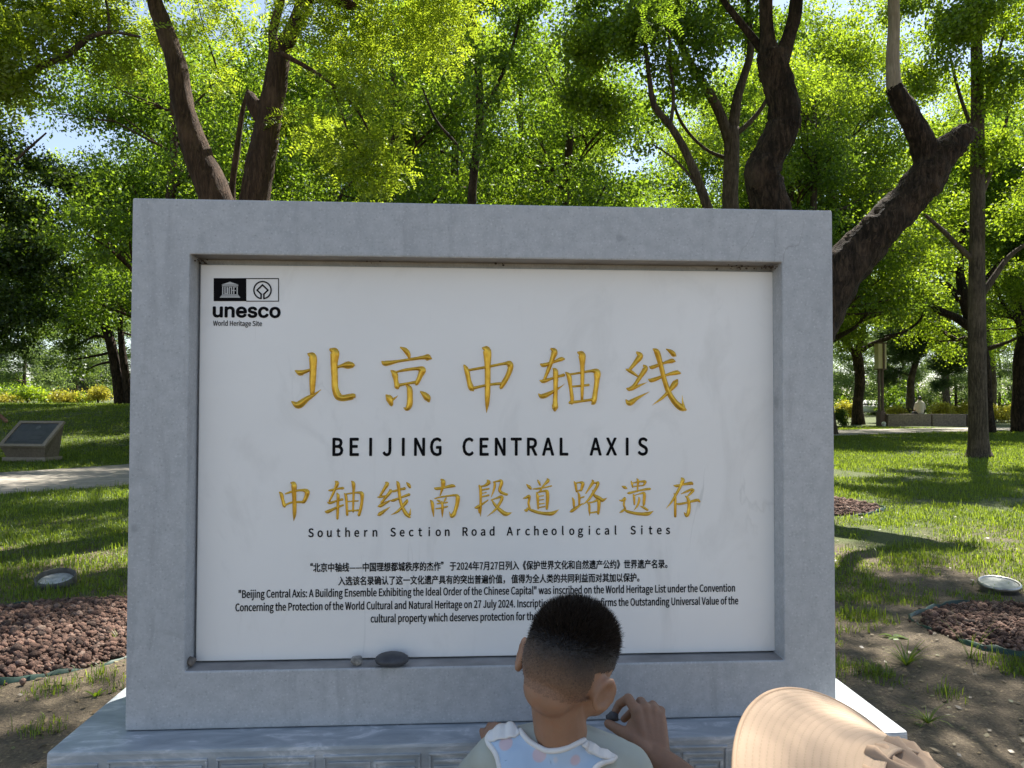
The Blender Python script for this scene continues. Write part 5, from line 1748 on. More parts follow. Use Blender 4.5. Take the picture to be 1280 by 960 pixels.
# ---- the small boy, seen from behind, looking down to his right
def boy():
    hc = at(713, 826, 1.12)                      # middle of the skull
    yawh = R(34)
    Hm = Matrix.Rotation(-yawh, 3, 'Z') @ Matrix.Rotation(R(-10), 3, 'X') @ Matrix.Rotation(R(13), 3, 'Y')
    Hh = lambda x_, y_, z_: hc + Hm @ Vector((x_, y_, z_))
    cx_, cy_ = hc.x - 0.012, hc.y + 0.012
    base = Vector((cx_, cy_, 0))
    root = thing('person', 'small boy with a spiky faded haircut and pale blue bib, seen from behind', 'person', base)
    yb_ = R(-8)
    Bm = Matrix.Rotation(yb_, 3, 'Z')
    Bb = lambda x_, y_, z_: base + Bm @ Vector((x_, y_, z_))
    sh_l, sh_r = Bb(-0.094, 0.005, 0.676), Bb(0.096, 0.005, 0.668)
    handl = at(616, 924, 1.45)
    handl.z = PLZ + 0.026
    elb = (sh_l + handl) / 2 + Vector((-0.045, 0.0, -0.07))
    head = [('ell', Hh(0, -0.006, 0.010), (0.0645, 0.078, 0.072), Hm), ('ell', Hh(0, -0.030, 0.002), (0.060, 0.052, 0.062), Hm), ('ell', Hh(0, 0.026, -0.040), (0.054, 0.050, 0.052), Hm),
            ('ell', Hh(0, 0.040, -0.070), (0.036, 0.034, 0.030), Hm), ('ell', Hh(0.036, 0.040, -0.048), (0.024, 0.027, 0.026), Hm), ('ell', Hh(-0.036, 0.040, -0.048), (0.024, 0.027, 0.026), Hm),
            ('cap', Hh(0, 0.074, -0.018), Hh(0, 0.083, -0.038), 0.006, 0.010), ('ell', Hh(0, 0.074, -0.064), (0.018, 0.010, 0.008), Hm),
            ('ell', Hh(0, -0.048, -0.038), (0.040, 0.030, 0.034), Hm)]
    for s in (-1, 1):                            # ears: bowl and rim
        E = Hm @ Matrix.Rotation(R(-36 * s), 3, 'Z') @ Matrix.Rotation(R(-10), 3, 'X')
        c = Hh(0.0675 * s, -0.014, -0.018)
        head.append(('ell', Hh(0.063 * s, -0.006, -0.020), (0.010, 0.014, 0.022), E))
        rim = []
        for t in np.linspace(-0.55, 1.45, 9):
            a = math.pi * t
            rim.append(c + E @ Vector((0.007 * s, -0.002 - 0.0135 * math.sin(a), 0.0215 * math.cos(a))))
        for p, q in zip(rim, rim[1:]):
            head.append(('cap', p, q, 0.0052, 0.0052))
        head.append(('ell', c + E @ Vector((0.003 * s, -0.004, 0)), (0.0045, 0.013, 0.021), E))
    neck = [('cap', Hh(0, -0.026, -0.040), Bb(0.004, -0.004, 0.69), 0.0385, 0.041)]
    torso = [('cap', Bb(-0.055, -0.004, 0.668), Bb(0.055, -0.004, 0.664), 0.050, 0.050), ('ell', Bb(0, 0, 0.60), (0.098, 0.068, 0.10), Bm), ('ell', Bb(0, 0.006, 0.50), (0.094, 0.072, 0.10), Bm), ('ell', Bb(0, 0, 0.42), (0.098, 0.074, 0.075), Bm),
             ('cap', Bb(0, -0.004, 0.70), Bb(-0.08, 0, 0.682), 0.038, 0.034), ('cap', Bb(0, -0.004, 0.70), Bb(0.08, 0, 0.676), 0.038, 0.034)]
    arms_u = [('cap', sh_l, elb, 0.036, 0.027), ('cap', sh_r, Bb(0.135, 0.02, 0.555), 0.036, 0.027)]
    arms_l = [('cap', elb, handl + Vector((0, -0.03, 0.0)), 0.025, 0.018), ('cap', Bb(0.135, 0.02, 0.555), Bb(0.115, 0.12, 0.50), 0.026, 0.019)]
    hands = []
    for hp, fd in ((handl, Vector((0.25, 0.95, 0.05))), (Bb(0.110, 0.15, 0.485), Vector((-0.3, 0.8, -0.4)))):
        fd = fd.normalized()
        sd = fd.cross(Vector((0, 0, 1))).normalized()
        hands.append(('cap', hp - fd * 0.02, hp + fd * 0.018, 0.017, 0.016))
        for j in range(4):
            p = hp + fd * 0.018 + sd * (j - 1.5) * 0.0105
            q = p + fd * (0.020, 0.024, 0.022, 0.017)[j] + Vector((0, 0, 0.002))
            hands += [('cap', p, q, 0.0062, 0.0058), ('cap', q, q + fd * 0.010 + Vector((0, 0, -0.012)), 0.0058, 0.005)]
        hands.append(('cap', hp - fd * 0.01 - sd * 0.014, hp + fd * 0.015 - sd * 0.026, 0.0075, 0.006))
    legs = []
    for s in (-1, 1):
        legs += [('cap', Bb(0.046 * s, 0, 0.40), Bb(0.05 * s, 0.012, 0.22), 0.054, 0.038), ('cap', Bb(0.05 * s, 0.012, 0.22), Bb(0.052 * s, -0.005, 0.06), 0.037, 0.025), ('cap', Bb(0.052 * s, -0.012, 0.025), Bb(0.056 * s, 0.075, 0.02), 0.026, 0.02)]
    bmq = body_mesh('body', head + neck + torso + arms_u + arms_l + hands + legs, 0.0034, 3)
    bo = link('body', bmq, None, M['skin_boy'], True)
    bo.parent = root
    bo.matrix_parent_inverse = Matrix.Translation(-base)
    tree_ = BVHTree.FromPolygons([v_.co for v_ in bmq.vertices], [p.vertices for p in bmq.polygons])

    def par(o):
        o.parent = root
        o.matrix_parent_inverse = Matrix.Translation(-base)
        return o
    # shaved scalp: a thin shell over the skull whose colour runs from skin at the nape to black at the crown
    inv = Hm.inverted()
    m, n, b = mat('faded_buzz_cut')
    tc = n.nodes.new('ShaderNodeAttribute')
    tc.attribute_name = 'fade'
    fz = noise(n, coords(n), 22, 4, 0.6)
    fs = noise(n, coords(n), 420, 2, 0.6)
    ad = n.nodes.new('ShaderNodeMath')
    ad.operation = 'MULTIPLY_ADD'
    n.links.new(fz, ad.inputs[0])
    ad.inputs[1].default_value = 0.34
    n.links.new(tc.outputs['Fac'], ad.inputs[2])
    col = ramp(n, ad.outputs[0], [(0.30, (0.30, 0.165, 0.098)), (0.52, (0.20, 0.118, 0.073)), (0.74, (0.105, 0.065, 0.043)), (0.92, (0.035, 0.024, 0.018)), (1.0, (0.012, 0.009, 0.008))])
    col = mix(n, 0.5, col, ramp(n, fs, [(0.35, (0.25, 0.25, 0.25)), (0.65, (1, 1, 1))]), 'MULTIPLY')
    n.links.new(col, b.inputs['Base Color'])
    b.inputs['Roughness'].default_value = 0.6
    bump(n, b, fs, 0.5, 0.002)
    def lc(p):
        return inv @ (p - hc)
    def hairline(q):                             # >0 inside the hair area
        fr = q.y - 0.052 - 0.15 * max(0, q.z - 0.02)
        side_low = -0.012 + 0.012 * (q.y / 0.06) if q.y > 0.005 else -0.034 - 0.006 * min(1, -q.y / 0.05)
        if abs(q.x) > 0.052 and -0.040 < q.y < 0.03 and q.z < 0.010:
            return -0.01
        return min(q.z - side_low, -fr)
    bmh = bmesh.new()
    bmh.from_mesh(bmq)
    bmesh.ops.delete(bmh, geom=[v_ for v_ in bmh.verts if hairline(lc(v_.co)) < 0 or lc(v_.co).length > 0.11], context='VERTS')
    bmh.normal_update()
    lay = bmh.verts.layers.float.new('fade')
    for v_ in bmh.verts:
        q = lc(v_.co)
        v_[lay] = min(1, max(0, (q.z + 0.050) / 0.098 + 0.10 * max(0, q.y / 0.07)))
        t_ = min(1, max(0, hairline(q) / 0.012))
        v_.co += v_.normal * (0.0004 + 0.0008 * t_ + 0.003 * max(0, v_[lay] - 0.55) / 0.45)
    mh = bpy.data.meshes.new('scalp')
    bmh.to_mesh(mh)
    bmh.free()
    sc_ = par(link('scalp', mh, None, m, True))
    # hair: short strands, longer and spiky on top
    rs_ = np.random.default_rng(77)
    V, Fq = [], []
    polys = [(p.center.copy(), p.normal.copy(), p.area) for p in mh.polygons]
    ar = np.array([p[2] for p in polys])
    pick = rs_.choice(len(polys), 42000, p=ar / ar.sum())
    for i in pick:
        c, nn, _ = polys[i]
        q = lc(c)
        f_ = (q.z + 0.050) / 0.098
        f_ += rs_.normal(0, 0.05) + 0.10 * max(0, q.y / 0.07)
        g_ = min(1, max(0, (f_ - 0.70) / 0.50))
        g_ = g_ * g_ * (3 - 2 * g_)
        L, wd = 0.0018 + 0.0015 * max(0, f_) + 0.0098 * g_, 0.00020 + 0.00022 * g_
        if rs_.random() > 0.06 + 0.62 * max(0, (f_ - 0.15)) + 0.5 * g_:
            continue
        L *= rs_.uniform(0.5, 1.3) * (1 - 0.45 * min(1, max(0, (abs(q.x) - 0.045) / 0.02)))
        up_ = Hm @ Vector((0.05, -0.1, 1))
        dr = (nn * 0.75 + up_ * (-0.5 + 1.3 * g_) + Vector(rs_.normal(0, 0.30, 3))).normalized()
        sd = dr.cross(Vector(rs_.normal(0, 1, 3))).normalized() * wd
        c = c + Vector(rs_.normal(0, 0.0012, 3)) - nn * 0.001
        o = len(V)
        mid = c + dr * L * 0.55
        V += [c - sd, c + sd, mid + sd * 0.8, mid - sd * 0.8, c + dr * L + nn * L * 0.12]
        Fq += [(o, o + 1, o + 2), (o, o + 2, o + 3), (o + 3, o + 2, o + 4)]
    par(link('hair', raw_mesh('hair', V, Fq, [M['hair']])))
    # face: eyes and brows (turned away from this side)
    bm = bmesh.new()
    for s in (-1, 1):
        bmesh.ops.create_uvsphere(bm, u_segments=12, v_segments=8, radius=0.0095, matrix=Matrix.Translation(Hh(0.027 * s, 0.067, -0.012)))
    par(bm_obj('eyes', bm, simple('dark_eye', (0.03, 0.02, 0.015), 0.15), None, True))
    par(quads_obj('brows', [tube_arrays([Hh(s * (0.014 + 0.026 * t), 0.0745 - 0.012 * t, 0.006 + 0.004 * math.sin(3 * t)) for t in (0, .33, .66, 1)], [0.0012, 0.0022, 0.002, 0.001], 6) for s in (-1, 1)], M['hair']))
    par(quads_obj('lips', [tube_arrays([Hh(0.017 * t, 0.0835 - 0.006 * t * t, -0.0625) for t in (-1, -.5, 0, .5, 1)], [0.001, 0.003, 0.0035, 0.003, 0.001], 6)], simple('lip_red', (0.33, 0.12, 0.09), 0.45)))

    # sage T-shirt
    def inflate(pr, e):
        return [('cap', p[1], p[2], p[3] + e, p[4] + e) if p[0] == 'cap' else ('ell', p[1], tuple(r_ + e for r_ in p[2]), p[3]) for p in pr]
    slv = [('cap', sh_l, sh_l.lerp(elb, 0.72), 0.043, 0.041), ('cap', sh_r, sh_r.lerp(Bb(0.135, 0.02, 0.555), 0.72), 0.043, 0.041)]
    ms = body_mesh('shirt', inflate(torso, 0.010) + slv + [('cap', Bb(0.004, -0.004, 0.675), Bb(0.002, -0.008, 0.712), 0.052, 0.045)], 0.0042, 6)
    bms = bmesh.new()
    bms.from_mesh(ms)
    cut = Bb(0.0, -0.03, 0.750)
    nrm = (Hh(0, -0.026, -0.04) - Bb(0.004, -0.004, 0.66)).normalized()
    bmesh.ops.bisect_plane(bms, geom=bms.verts[:] + bms.edges[:] + bms.faces[:], plane_co=cut, plane_no=Vector((0, 0.30, 1)), clear_outer=True)
    bmesh.ops.bisect_plane(bms, geom=bms.verts[:] + bms.edges[:] + bms.faces[:], plane_co=Bb(0, 0, 0.385), plane_no=(0, 0, -1), clear_outer=True)
    bms.to_mesh(ms)
    bms.free()
    par(link('shirt', ms, None, cloth('sage_cotton', (0.40, 0.43, 0.38)), True))
    shtree = BVHTree.FromPolygons([v_.co for v_ in ms.vertices], [p.vertices for p in ms.polygons])
    # shorts and shoes
    mo = body_mesh('shorts', inflate([torso[3]], 0.012) + [('cap', Bb(0.046 * s, 0, 0.39), Bb(0.052 * s, 0.01, 0.235), 0.068, 0.06) for s in (-1, 1)], 0.005, 5)
    bms = bmesh.new()
    bms.from_mesh(mo)
    bmesh.ops.bisect_plane(bms, geom=bms.verts[:] + bms.edges[:] + bms.faces[:], plane_co=Bb(0, 0, 0.43), plane_no=(0, 0, 1), clear_outer=True)
    bmesh.ops.bisect_plane(bms, geom=bms.verts[:] + bms.edges[:] + bms.faces[:], plane_co=Bb(0, 0, 0.235), plane_no=(0, 0, -1), clear_outer=True)
    bms.to_mesh(mo)
    bms.free()
    par(link('shorts', mo, None, cloth('grey_cotton', (0.16, 0.17, 0.19)), True))
    for s in (-1, 1):
        par(link('shoe', body_mesh('shoe', [('cap', Bb(0.052 * s, -0.022, 0.036), Bb(0.058 * s, 0.085, 0.028), 0.036, 0.028)], 0.005, 4), None, simple('white_shoe', (0.5, 0.5, 0.5), 0.6), True))

    # pale blue bib with white binding: outlines measured from the photograph, laid on the shirt from above and behind
    Zb = lambda x_, y_: (580 + x_ / 4, 720 + y_ / 4)
    dproj = None

    def lay_on(px, py, off):
        r_ = ray(px, py)
        hit = shtree.ray_cast(CAM, r_.normalized())
        if hit[0] is None:
            hit = shtree.find_nearest(CAM + r_ * 1.12)
        return hit[0] + hit[1] * off
    outer = [(143, 800), (128, 822), (135, 850), (160, 880), (180, 920), (192, 965), (200, 1010), (205, 1060)]
    outer_r = [(752, 912), (735, 928), (700, 935), (672, 950), (640, 985), (622, 1020), (610, 1060)]
    neckc = [(143, 800), (180, 772), (235, 756), (262, 760), (285, 785), (310, 815), (350, 845), (400, 866), (450, 870), (510, 858), (560, 836), (592, 824), (620, 832), (665, 862), (715, 888), (752, 912)]
    poly = neckc + outer_r[1:] + outer[::-1][:-1]
    tri = []
    PP = np.array(poly, float)

    def inside(x_, y_):
        c = False
        j = len(PP) - 1
        for i in range(len(PP)):
            if (PP[i, 1] > y_) != (PP[j, 1] > y_) and x_ < (PP[j, 0] - PP[i, 0]) * (y_ - PP[i, 1]) / (PP[j, 1] - PP[i, 1]) + PP[i, 0]:
                c = not c
            j = i
        return c
    bmf = bmesh.new()
    dense = catmull([(*p,) for p in poly + [poly[0]]], 5)[:-1]
    vv = [bmf.verts.new((x_, y_, 0)) for x_, y_ in dense]
    f0 = bmf.faces.new(vv)
    bmesh.ops.triangulate(bmf, faces=[f0])
    for it in range(4):
        bmesh.ops.subdivide_edges(bmf, edges=[e for e in bmf.edges if e.calc_length() > 16], cuts=1)
        bmesh.ops.triangulate(bmf, faces=bmf.faces[:])
    for v_ in bmf.verts:
        x_, y_ = v_.co.x, v_.co.y
        v_.co = lay_on(*Zb(x_, y_), 0.0045)
    bmesh.ops.recalc_face_normals(bmf, faces=bmf.faces)
    mb = bpy.data.meshes.new('bib')
    bmf.to_mesh(mb)
    bmf.free()
    m, n, b = mat('pale_blue_print')
    v = coords(n)
    vo_ = n.nodes.new('ShaderNodeTexVoronoi')
    vo_.inputs['Scale'].default_value = 30
    n.links.new(v, vo_.inputs['Vector'])
    c = ramp(n, noise(n, v, 12, 4), [(0.3, (0.40, 0.53, 0.68)), (0.7, (0.50, 0.62, 0.76))])
    c = mix(n, ramp(n, vo_.outputs['Distance'], [(0.30, (0.9, 0.9, 0.9)), (0.36, (0, 0, 0))]), c, mix(n, ramp(n, vo_.outputs['Color'], [(0.3, (0, 0, 0)), (0.6, (1, 1, 1))]), (0.74, 0.72, 0.68), (0.60, 0.47, 0.50)))
    n.links.new(c, b.inputs['Base Color'])
    b.inputs['Roughness'].default_value = 0.85
    bo2 = par(link('bib', mb, None, m, True))
    sol = bo2.modifiers.new('thick', 'SOLIDIFY')
    sol.thickness = 0.002
    white = cloth('white_binding', (0.74, 0.74, 0.72), 300)

    def bind(pts, rad, nm='bib_binding'):
        P = [lay_on(*Zb(x_, y_), 0.006) for x_, y_ in catmull(pts, 5)]
        Q = np.array([tuple(p) for p in P])
        for _ in range(3):
            Q[1:-1] = Q[1:-1] * 0.5 + (Q[:-2] + Q[2:]) * 0.25
        par(quads_obj(nm, [tube_arrays(Q, np.full(len(Q), rad), 8)], white))
    bind(neckc[4:12], 0.0042)
    bind(outer, 0.0042)
    bind(outer_r, 0.0042)
    # quilted white shoulder tabs
    for strap in ([(143, 802), (180, 778), (235, 762), (268, 775), (288, 800), (262, 822), (215, 830), (172, 838), (140, 845), (130, 826)], [(592, 828), (625, 838), (668, 866), (716, 892), (752, 914), (732, 926), (690, 922), (640, 900), (600, 870), (575, 845)]):
        bmf = bmesh.new()
        f0 = bmf.faces.new([bmf.verts.new((x_, y_, 0)) for x_, y_ in catmull(strap + [strap[0]], 4)[:-1]])
        bmesh.ops.triangulate(bmf, faces=[f0])
        for it in range(4):
            bmesh.ops.subdivide_edges(bmf, edges=[e for e in bmf.edges if e.calc_length() > 12], cuts=1)
            bmesh.ops.triangulate(bmf, faces=bmf.faces[:])
        for v_ in bmf.verts:
            x_, y_ = v_.co.x, v_.co.y
            v_.co = lay_on(*Zb(x_, y_), 0.0075 + 0.0012 * math.sin(x_ * 0.11))
        bmesh.ops.recalc_face_normals(bmf, faces=bmf.faces)
        mb = bpy.data.meshes.new('shoulder_tab')
        bmf.to_mesh(mb)
        bmf.free()
        o = par(link('shoulder_tab', mb, None, white, True))
        sol = o.modifiers.new('thick', 'SOLIDIFY')
        sol.thickness = 0.003
    return root


boy()

# ---- the crouching adult in the wide sun hat, right hand reaching to the plinth
def adult():
    base = camw(0.45, 1.0, 0.9)
    base.z = 0
    root = thing('person', 'crouching person under the peach hat, reaching a tanned hand past the boy', 'person', base)
    def par(o):
        o.parent = root
        o.matrix_parent_inverse = Matrix.Translation(-base)
        return o
    ax = rr * 0.517 + uu * 0.6624 - fwd * 0.5419            # the top of the head points this way
    ax.normalize()
    Cc = at(1190.7, 1050.6, 0.7776)
    fc = (-rr * 0.75 + fwd * 0.66)
    fc = (fc - ax * fc.dot(ax)).normalized()
    sx = fc.cross(ax).normalized()
    Hm = Matrix((sx, fc, ax)).transposed()
    hc = Cc - ax * 0.045
    Hh = lambda x_, y_, z_: hc + Hm @ Vector((x_, y_, z_))
    W_ = lambda px, py, d_: at(px, py, d_)
    nb = camw(0.37, 0.64, 0.93)
    shr, shl = camw(0.47, 0.70, 1.04), camw(0.28, 0.70, 0.80)
    hip = camw(0.52, 1.0, 0.90)
    hip.z = 0.27
    head = [('ell', hc, (0.074, 0.088, 0.082), Hm), ('ell', Hh(0, 0.02, -0.07), (0.055, 0.06, 0.06), Hm), ('ell', Hh(0, 0.04, -0.115), (0.035, 0.034, 0.03), Hm), ('cap', Hh(0, 0.085, -0.04), Hh(0, 0.10, -0.068), 0.007, 0.012),
            ('ell', Hh(0.076, 0, -0.05), (0.008, 0.02, 0.032), Hm), ('ell', Hh(-0.076, 0, -0.05), (0.008, 0.02, 0.032), Hm), ('cap', Hh(0, -0.02, -0.06), nb, 0.052, 0.056)]
    mid = (nb + hip) / 2 + Vector((0.05, -0.05, 0.02))
    torso = [('cap', shr, shl, 0.06, 0.06), ('cap', nb, mid, 0.10, 0.105), ('cap', mid, hip, 0.105, 0.125), ('cap', nb, shr, 0.055, 0.055), ('cap', nb, shl, 0.055, 0.055)]
    elb = W_(936, 1046, 1.21)
    wr = W_(819, 946, 1.362)
    arm_u = [('cap', shr, elb, 0.048, 0.038)]
    el2 = camw(0.12, 0.86, 0.86)
    arm_u2 = [('cap', shl, el2, 0.048, 0.038)]
    hl = camw(0.16, 0.82, 1.06)
    arm_l = [('cap', elb, W_(838, 961, 1.34), 0.037, 0.027), ('cap', W_(838, 961, 1.34), wr, 0.0265, 0.0235), ('cap', el2, hl, 0.036, 0.024), ('ell', hl, (0.03, 0.03, 0.03), None)]
    for j in range(4):
        p = hl + Vector((-0.02 + 0.016 * j, 0.01, 0.0))
        arm_l += [('cap', p, p + Vector((0.0, 0.05, -0.01)), 0.009, 0.008), ('cap', p + Vector((0, 0.05, -0.01)), p + Vector((0, 0.06, -0.045)), 0.008, 0.007)]
    arm_l.append(('cap', hl + Vector((0.03, 0, 0)), hl + Vector((0.05, 0.04, -0.02)), 0.010, 0.009))
    kn = [W_(796, 889.5, 1.395), W_(806.5, 886.5, 1.402), W_(817, 889, 1.404), W_(825.5, 896, 1.400)]
    hand = []
    for k, q in enumerate(kn):
        off = rr * (-0.013 + 0.0085 * k) - uu * 0.004
        hand.append(('cap', wr + off, q + uu * -0.004, 0.0165, 0.0115))
        hand.append(('cap', wr.lerp(q, 0.5) + off * 0.4 + fwd * 0.006, q + fwd * 0.006, 0.014, 0.0105))
    fing = [[kn[0], W_(785.5, 873.5, 1.425), W_(774, 880, 1.442), W_(767.5, 893, 1.440)],
            [kn[1], W_(801, 877.5, 1.440), W_(792, 888, 1.462), W_(780, 899, 1.460)],
            [kn[2], W_(816, 882, 1.440), W_(807, 893, 1.464), W_(795, 903, 1.464)],
            [kn[3], W_(826, 888.5, 1.432), W_(820, 899, 1.458), W_(809, 907, 1.460)]]
    rad = [(0.0112, 0.0096, 0.0086, 0.0074), (0.0112, 0.0096, 0.0086, 0.0074), (0.0108, 0.0092, 0.0082, 0.0072), (0.0098, 0.0086, 0.0074, 0.0066)]
    for f_, r_ in zip(fing, rad):
        for i in range(3):
            hand.append(('cap', f_[i], f_[i + 1], r_[i], r_[i + 1]))
        hand.append(('ell', f_[1], (r_[1] * 1.1,) * 3, None))
    th = [W_(806, 938, 1.362), W_(790, 922, 1.378), W_(775, 913, 1.396), W_(760, 904.5, 1.418)]
    hand += [('cap', th[0], th[1], 0.0165, 0.0135), ('cap', th[1], th[2], 0.0132, 0.0108), ('cap', th[2], th[3], 0.0106, 0.0086), ('cap', W_(797, 915, 1.385), W_(790, 905, 1.395), 0.012, 0.010)]
    legs = []
    for s in (-1, 1):
        hp = hip + Hm @ Vector((0.09 * s, 0, 0)) * 0.9
        hp.z = 0.25
        fwdg = Vector((fc.x, fc.y, 0)).normalized()
        side = Vector((fwdg.y, -fwdg.x, 0)) * s
        kn_ = hp + fwdg * 0.30 + side * 0.06
        kn_.z = 0.42
        an = hp + fwdg * 0.16 + side * 0.07
        an.z = 0.07
        legs += [('cap', hp, kn_, 0.082, 0.058), ('cap', kn_, an, 0.055, 0.036), ('cap', Vector((an.x, an.y, 0.035)) - fwdg * 0.04, Vector((an.x, an.y, 0.03)) + fwdg * 0.16, 0.036, 0.028)]
    me = body_mesh('body', head + torso + arm_u + arm_u2 + arm_l + hand + legs, 0.0030, 4)
    par(link('body', me, None, M['skin_adult'], True))
    # thumb and finger nails
    def infl(pr, e):
        return [('cap', p[1], p[2], p[3] + e, p[4] + e) for p in pr]
    ms = body_mesh('shirt', infl(torso, 0.012) + [('cap', shr, shr.lerp(elb, 0.55), 0.062, 0.056), ('cap', shl, shl.lerp(el2, 0.55), 0.062, 0.056)], 0.008, 5)
    par(link('shirt', ms, None, cloth('beige_shirt', (0.42, 0.36, 0.29)), True))
    mt = body_mesh('trousers', infl([q for i, q in enumerate(legs) if i % 3 != 2], 0.012) + [('ell', hip, (0.16, 0.15, 0.13), None)], 0.010, 5)
    par(link('trousers', mt, None, cloth('dark_trousers', (0.06, 0.065, 0.08)), True))
    for s in (0, 1):
        q = legs[3 * s + 2]
        par(link('shoe', body_mesh('shoe', [('cap', q[1], q[2], 0.044, 0.036)], 0.008, 4), None, simple('dark_shoe', (0.05, 0.05, 0.05), 0.6), True))
    bm = bmesh.new()
    for s in (-1, 1):
        bmesh.ops.create_uvsphere(bm, u_segments=12, v_segments=8, radius=0.012, matrix=Matrix.Translation(Hh(0.032 * s, 0.074, -0.035)))
    par(bm_obj('eyes', bm, simple('dark_eyes', (0.03, 0.02, 0.015), 0.15), None, True))
    par(link('hair', body_mesh('hair', [('ell', Hh(0, -0.012, 0.004), (0.081, 0.090, 0.086), Hm), ('ell', Hh(0, -0.06, -0.06), (0.07, 0.045, 0.07), Hm)], 0.006, 5), None, M['hair'], True))

    # sun hat: conical brim with concentric stitching, gathered band, low crown
    hat = thing('sun_hat', 'wide peach sun hat with rows of stitching on its brim, at the bottom right', 'hat', Cc)
    m, n, b = mat('peach_fabric')
    v = coords(n, (1, 1, 1), (0, 0, 0), 'UV')
    sp_ = n.nodes.new('ShaderNodeSeparateXYZ')
    n.links.new(v, sp_.inputs[0])
    f = noise(n, coords(n), 14, 5)
    c = ramp(n, f, [(0.3, (0.36, 0.25, 0.16)), (0.7, (0.42, 0.295, 0.195))])
    def mth(op, a_, b_=None):
        x_ = n.nodes.new('ShaderNodeMath')
        x_.operation = op
        for i, q in enumerate((a_, b_)):
            if q is None:
                continue
            if isinstance(q, (int, float)):
                x_.inputs[i].default_value = q
            else:
                n.links.new(q, x_.inputs[i])
        return x_.outputs[0]
    vrow = mth('MULTIPLY', sp_.outputs['Y'], 19.0)
    row = mth('ABSOLUTE', mth('SUBTRACT', mth('FRACT', vrow), 0.5))
    dash = mth('ABSOLUTE', mth('SUBTRACT', mth('FRACT', mth('ADD', mth('MULTIPLY', sp_.outputs['X'], 210.0), mth('MULTIPLY', mth('FLOOR', vrow), 0.5))), 0.5))
    on = mth('MULTIPLY', mth('LESS_THAN', row, 0.10), mth('LESS_THAN', dash, 0.30))
    c = mix(n, mth('MULTIPLY', on, 0.45), c, (0.30, 0.225, 0.13))
    n.links.new(c, b.inputs['Base Color'])
    b.inputs['Roughness'].default_value = 0.8
    b.inputs['Sheen Weight'].default_value = 0.15
    puff = mth('SUBTRACT', mth('SMOOTH_MIN', mth('MULTIPLY', row, 2.2), 0.6), mth('MULTIPLY', on, 0.4))
    weave = noise(n, coords(n), 500, 2)
    bump(n, b, mth('ADD', puff, mth('MULTIPLY', weave, 0.25)), 0.26, 0.004)
    M['peach'] = m
    R0, R1, dr = 0.0901, 0.205, 0.7124
    Hb = Matrix((sx, fc, ax)).transposed()
    sg, nr = 128, 40
    def ringpt(th_, t):
        r_ = R0 + (R1 - R0) * t
        h = -(R1 - R0) * t * math.tan(dr) - 0.005 * math.sin(math.pi * t) + 0.0022 * math.sin(3 * th_ + 1) * t
        return Hb @ Vector((r_ * math.cos(th_), r_ * math.sin(th_), h))
    V, Fq, UVc = [], [], []
    for i in range(nr + 1):
        for s in range(sg):
            V.append(tuple(ringpt(2 * math.pi * s / sg, i / nr)))
    for i in range(nr):
        for s in range(sg):
            Fq.append((i * sg + s, i * sg + (s + 1) % sg, (i + 1) * sg + (s + 1) % sg, (i + 1) * sg + s))
            UVc += [(s / sg, i / nr), ((s + 1) / sg, i / nr), ((s + 1) / sg, (i + 1) / nr), (s / sg, (i + 1) / nr)]
    me = raw_mesh('brim', V, Fq, [m])
    uvl = me.uv_layers.new(name='uv')
    uvl.data.foreach_set('uv', np.array(UVc, np.float32).ravel())
    br_ = link('brim', me, hat, None, True)
    sol = br_.modifiers.new('thick', 'SOLIDIFY')
    sol.thickness = 0.0035
    sol.offset = 0
    pl = cloth('peach_plain', (0.40, 0.275, 0.18), 300, 0.06)
    rim = [ringpt(2 * math.pi * s / sg, 1.0) for s in range(sg + 1)]
    quads_obj('brim_binding', [tube_arrays(rim, np.full(sg + 1, 0.0032), 8, cap=False)], pl, hat)
    V, Fq = [], []
    prof = [(R0 + 0.012, -0.024), (R0 + 0.016, -0.015), (R0 + 0.011, -0.007), (R0 - 0.003, -0.002), (R0 - 0.018, 0.011), (R0 - 0.04, 0.013), (R0 - 0.065, 0.015), (0.004, 0.016)]
    sg2 = 220
    rs_ = np.random.default_rng(5)
    g = np.cumsum(rs_.uniform(0.3, 1.0, sg2))
    g = 2 * np.pi * 24 * g / g[-1]
    for k, (r_, h) in enumerate(prof):
        for s in range(sg2):
            a = 2 * math.pi * s / sg2
            pu = (0.0048 if k < 4 else 0.003 * max(0, 1 - (k - 3) / 3)) * math.sin(g[s] + 0.8 * math.sin(2.1 * k + a * 3))
            big = 0.004 * math.sin(a * 9 + 1.3 * math.sin(4 * a)) * (k < 5)
            V.append(tuple(Hb @ Vector(((r_ + (pu + big) * 0.7) * math.cos(a), (r_ + (pu + big) * 0.7) * math.sin(a), h + pu * 0.8 + big * 0.5))))
    for k in range(len(prof) - 1):
        for s in range(sg2):
            Fq.append((k * sg2 + s, k * sg2 + (s + 1) % sg2, (k + 1) * sg2 + (s + 1) % sg2, (k + 1) * sg2 + s))
    link('gathered_crown', raw_mesh('gathered_crown', V, Fq, [pl]), hat, None, True)
    # small dark object held between thumb and fingertips
    return W_(766, 896, 1.425)


tip = adult()
bm = bmesh.new()
bmesh.ops.create_icosphere(bm, subdivisions=3, radius=1)
for v_ in bm.verts:
    nz = 1 + 0.12 * math.sin(5 * v_.co.x + 3 * v_.co.z) + 0.08 * math.sin(9 * v_.co.y)
    v_.co = Vector((v_.co.x * 0.012, v_.co.y * 0.009, v_.co.z * 0.009)) * nz
pe = bm_obj('held_object', bm, dark_st, None, True)
pe.location = tip
tag(pe, 'small dark object pinched in the fingertips of the tanned hand', 'stone')
# ------------------------------------------------------------------ things in the background
def gz(x_, y_):
    return float(height(np.array([x_]), np.array([y_]))[0])


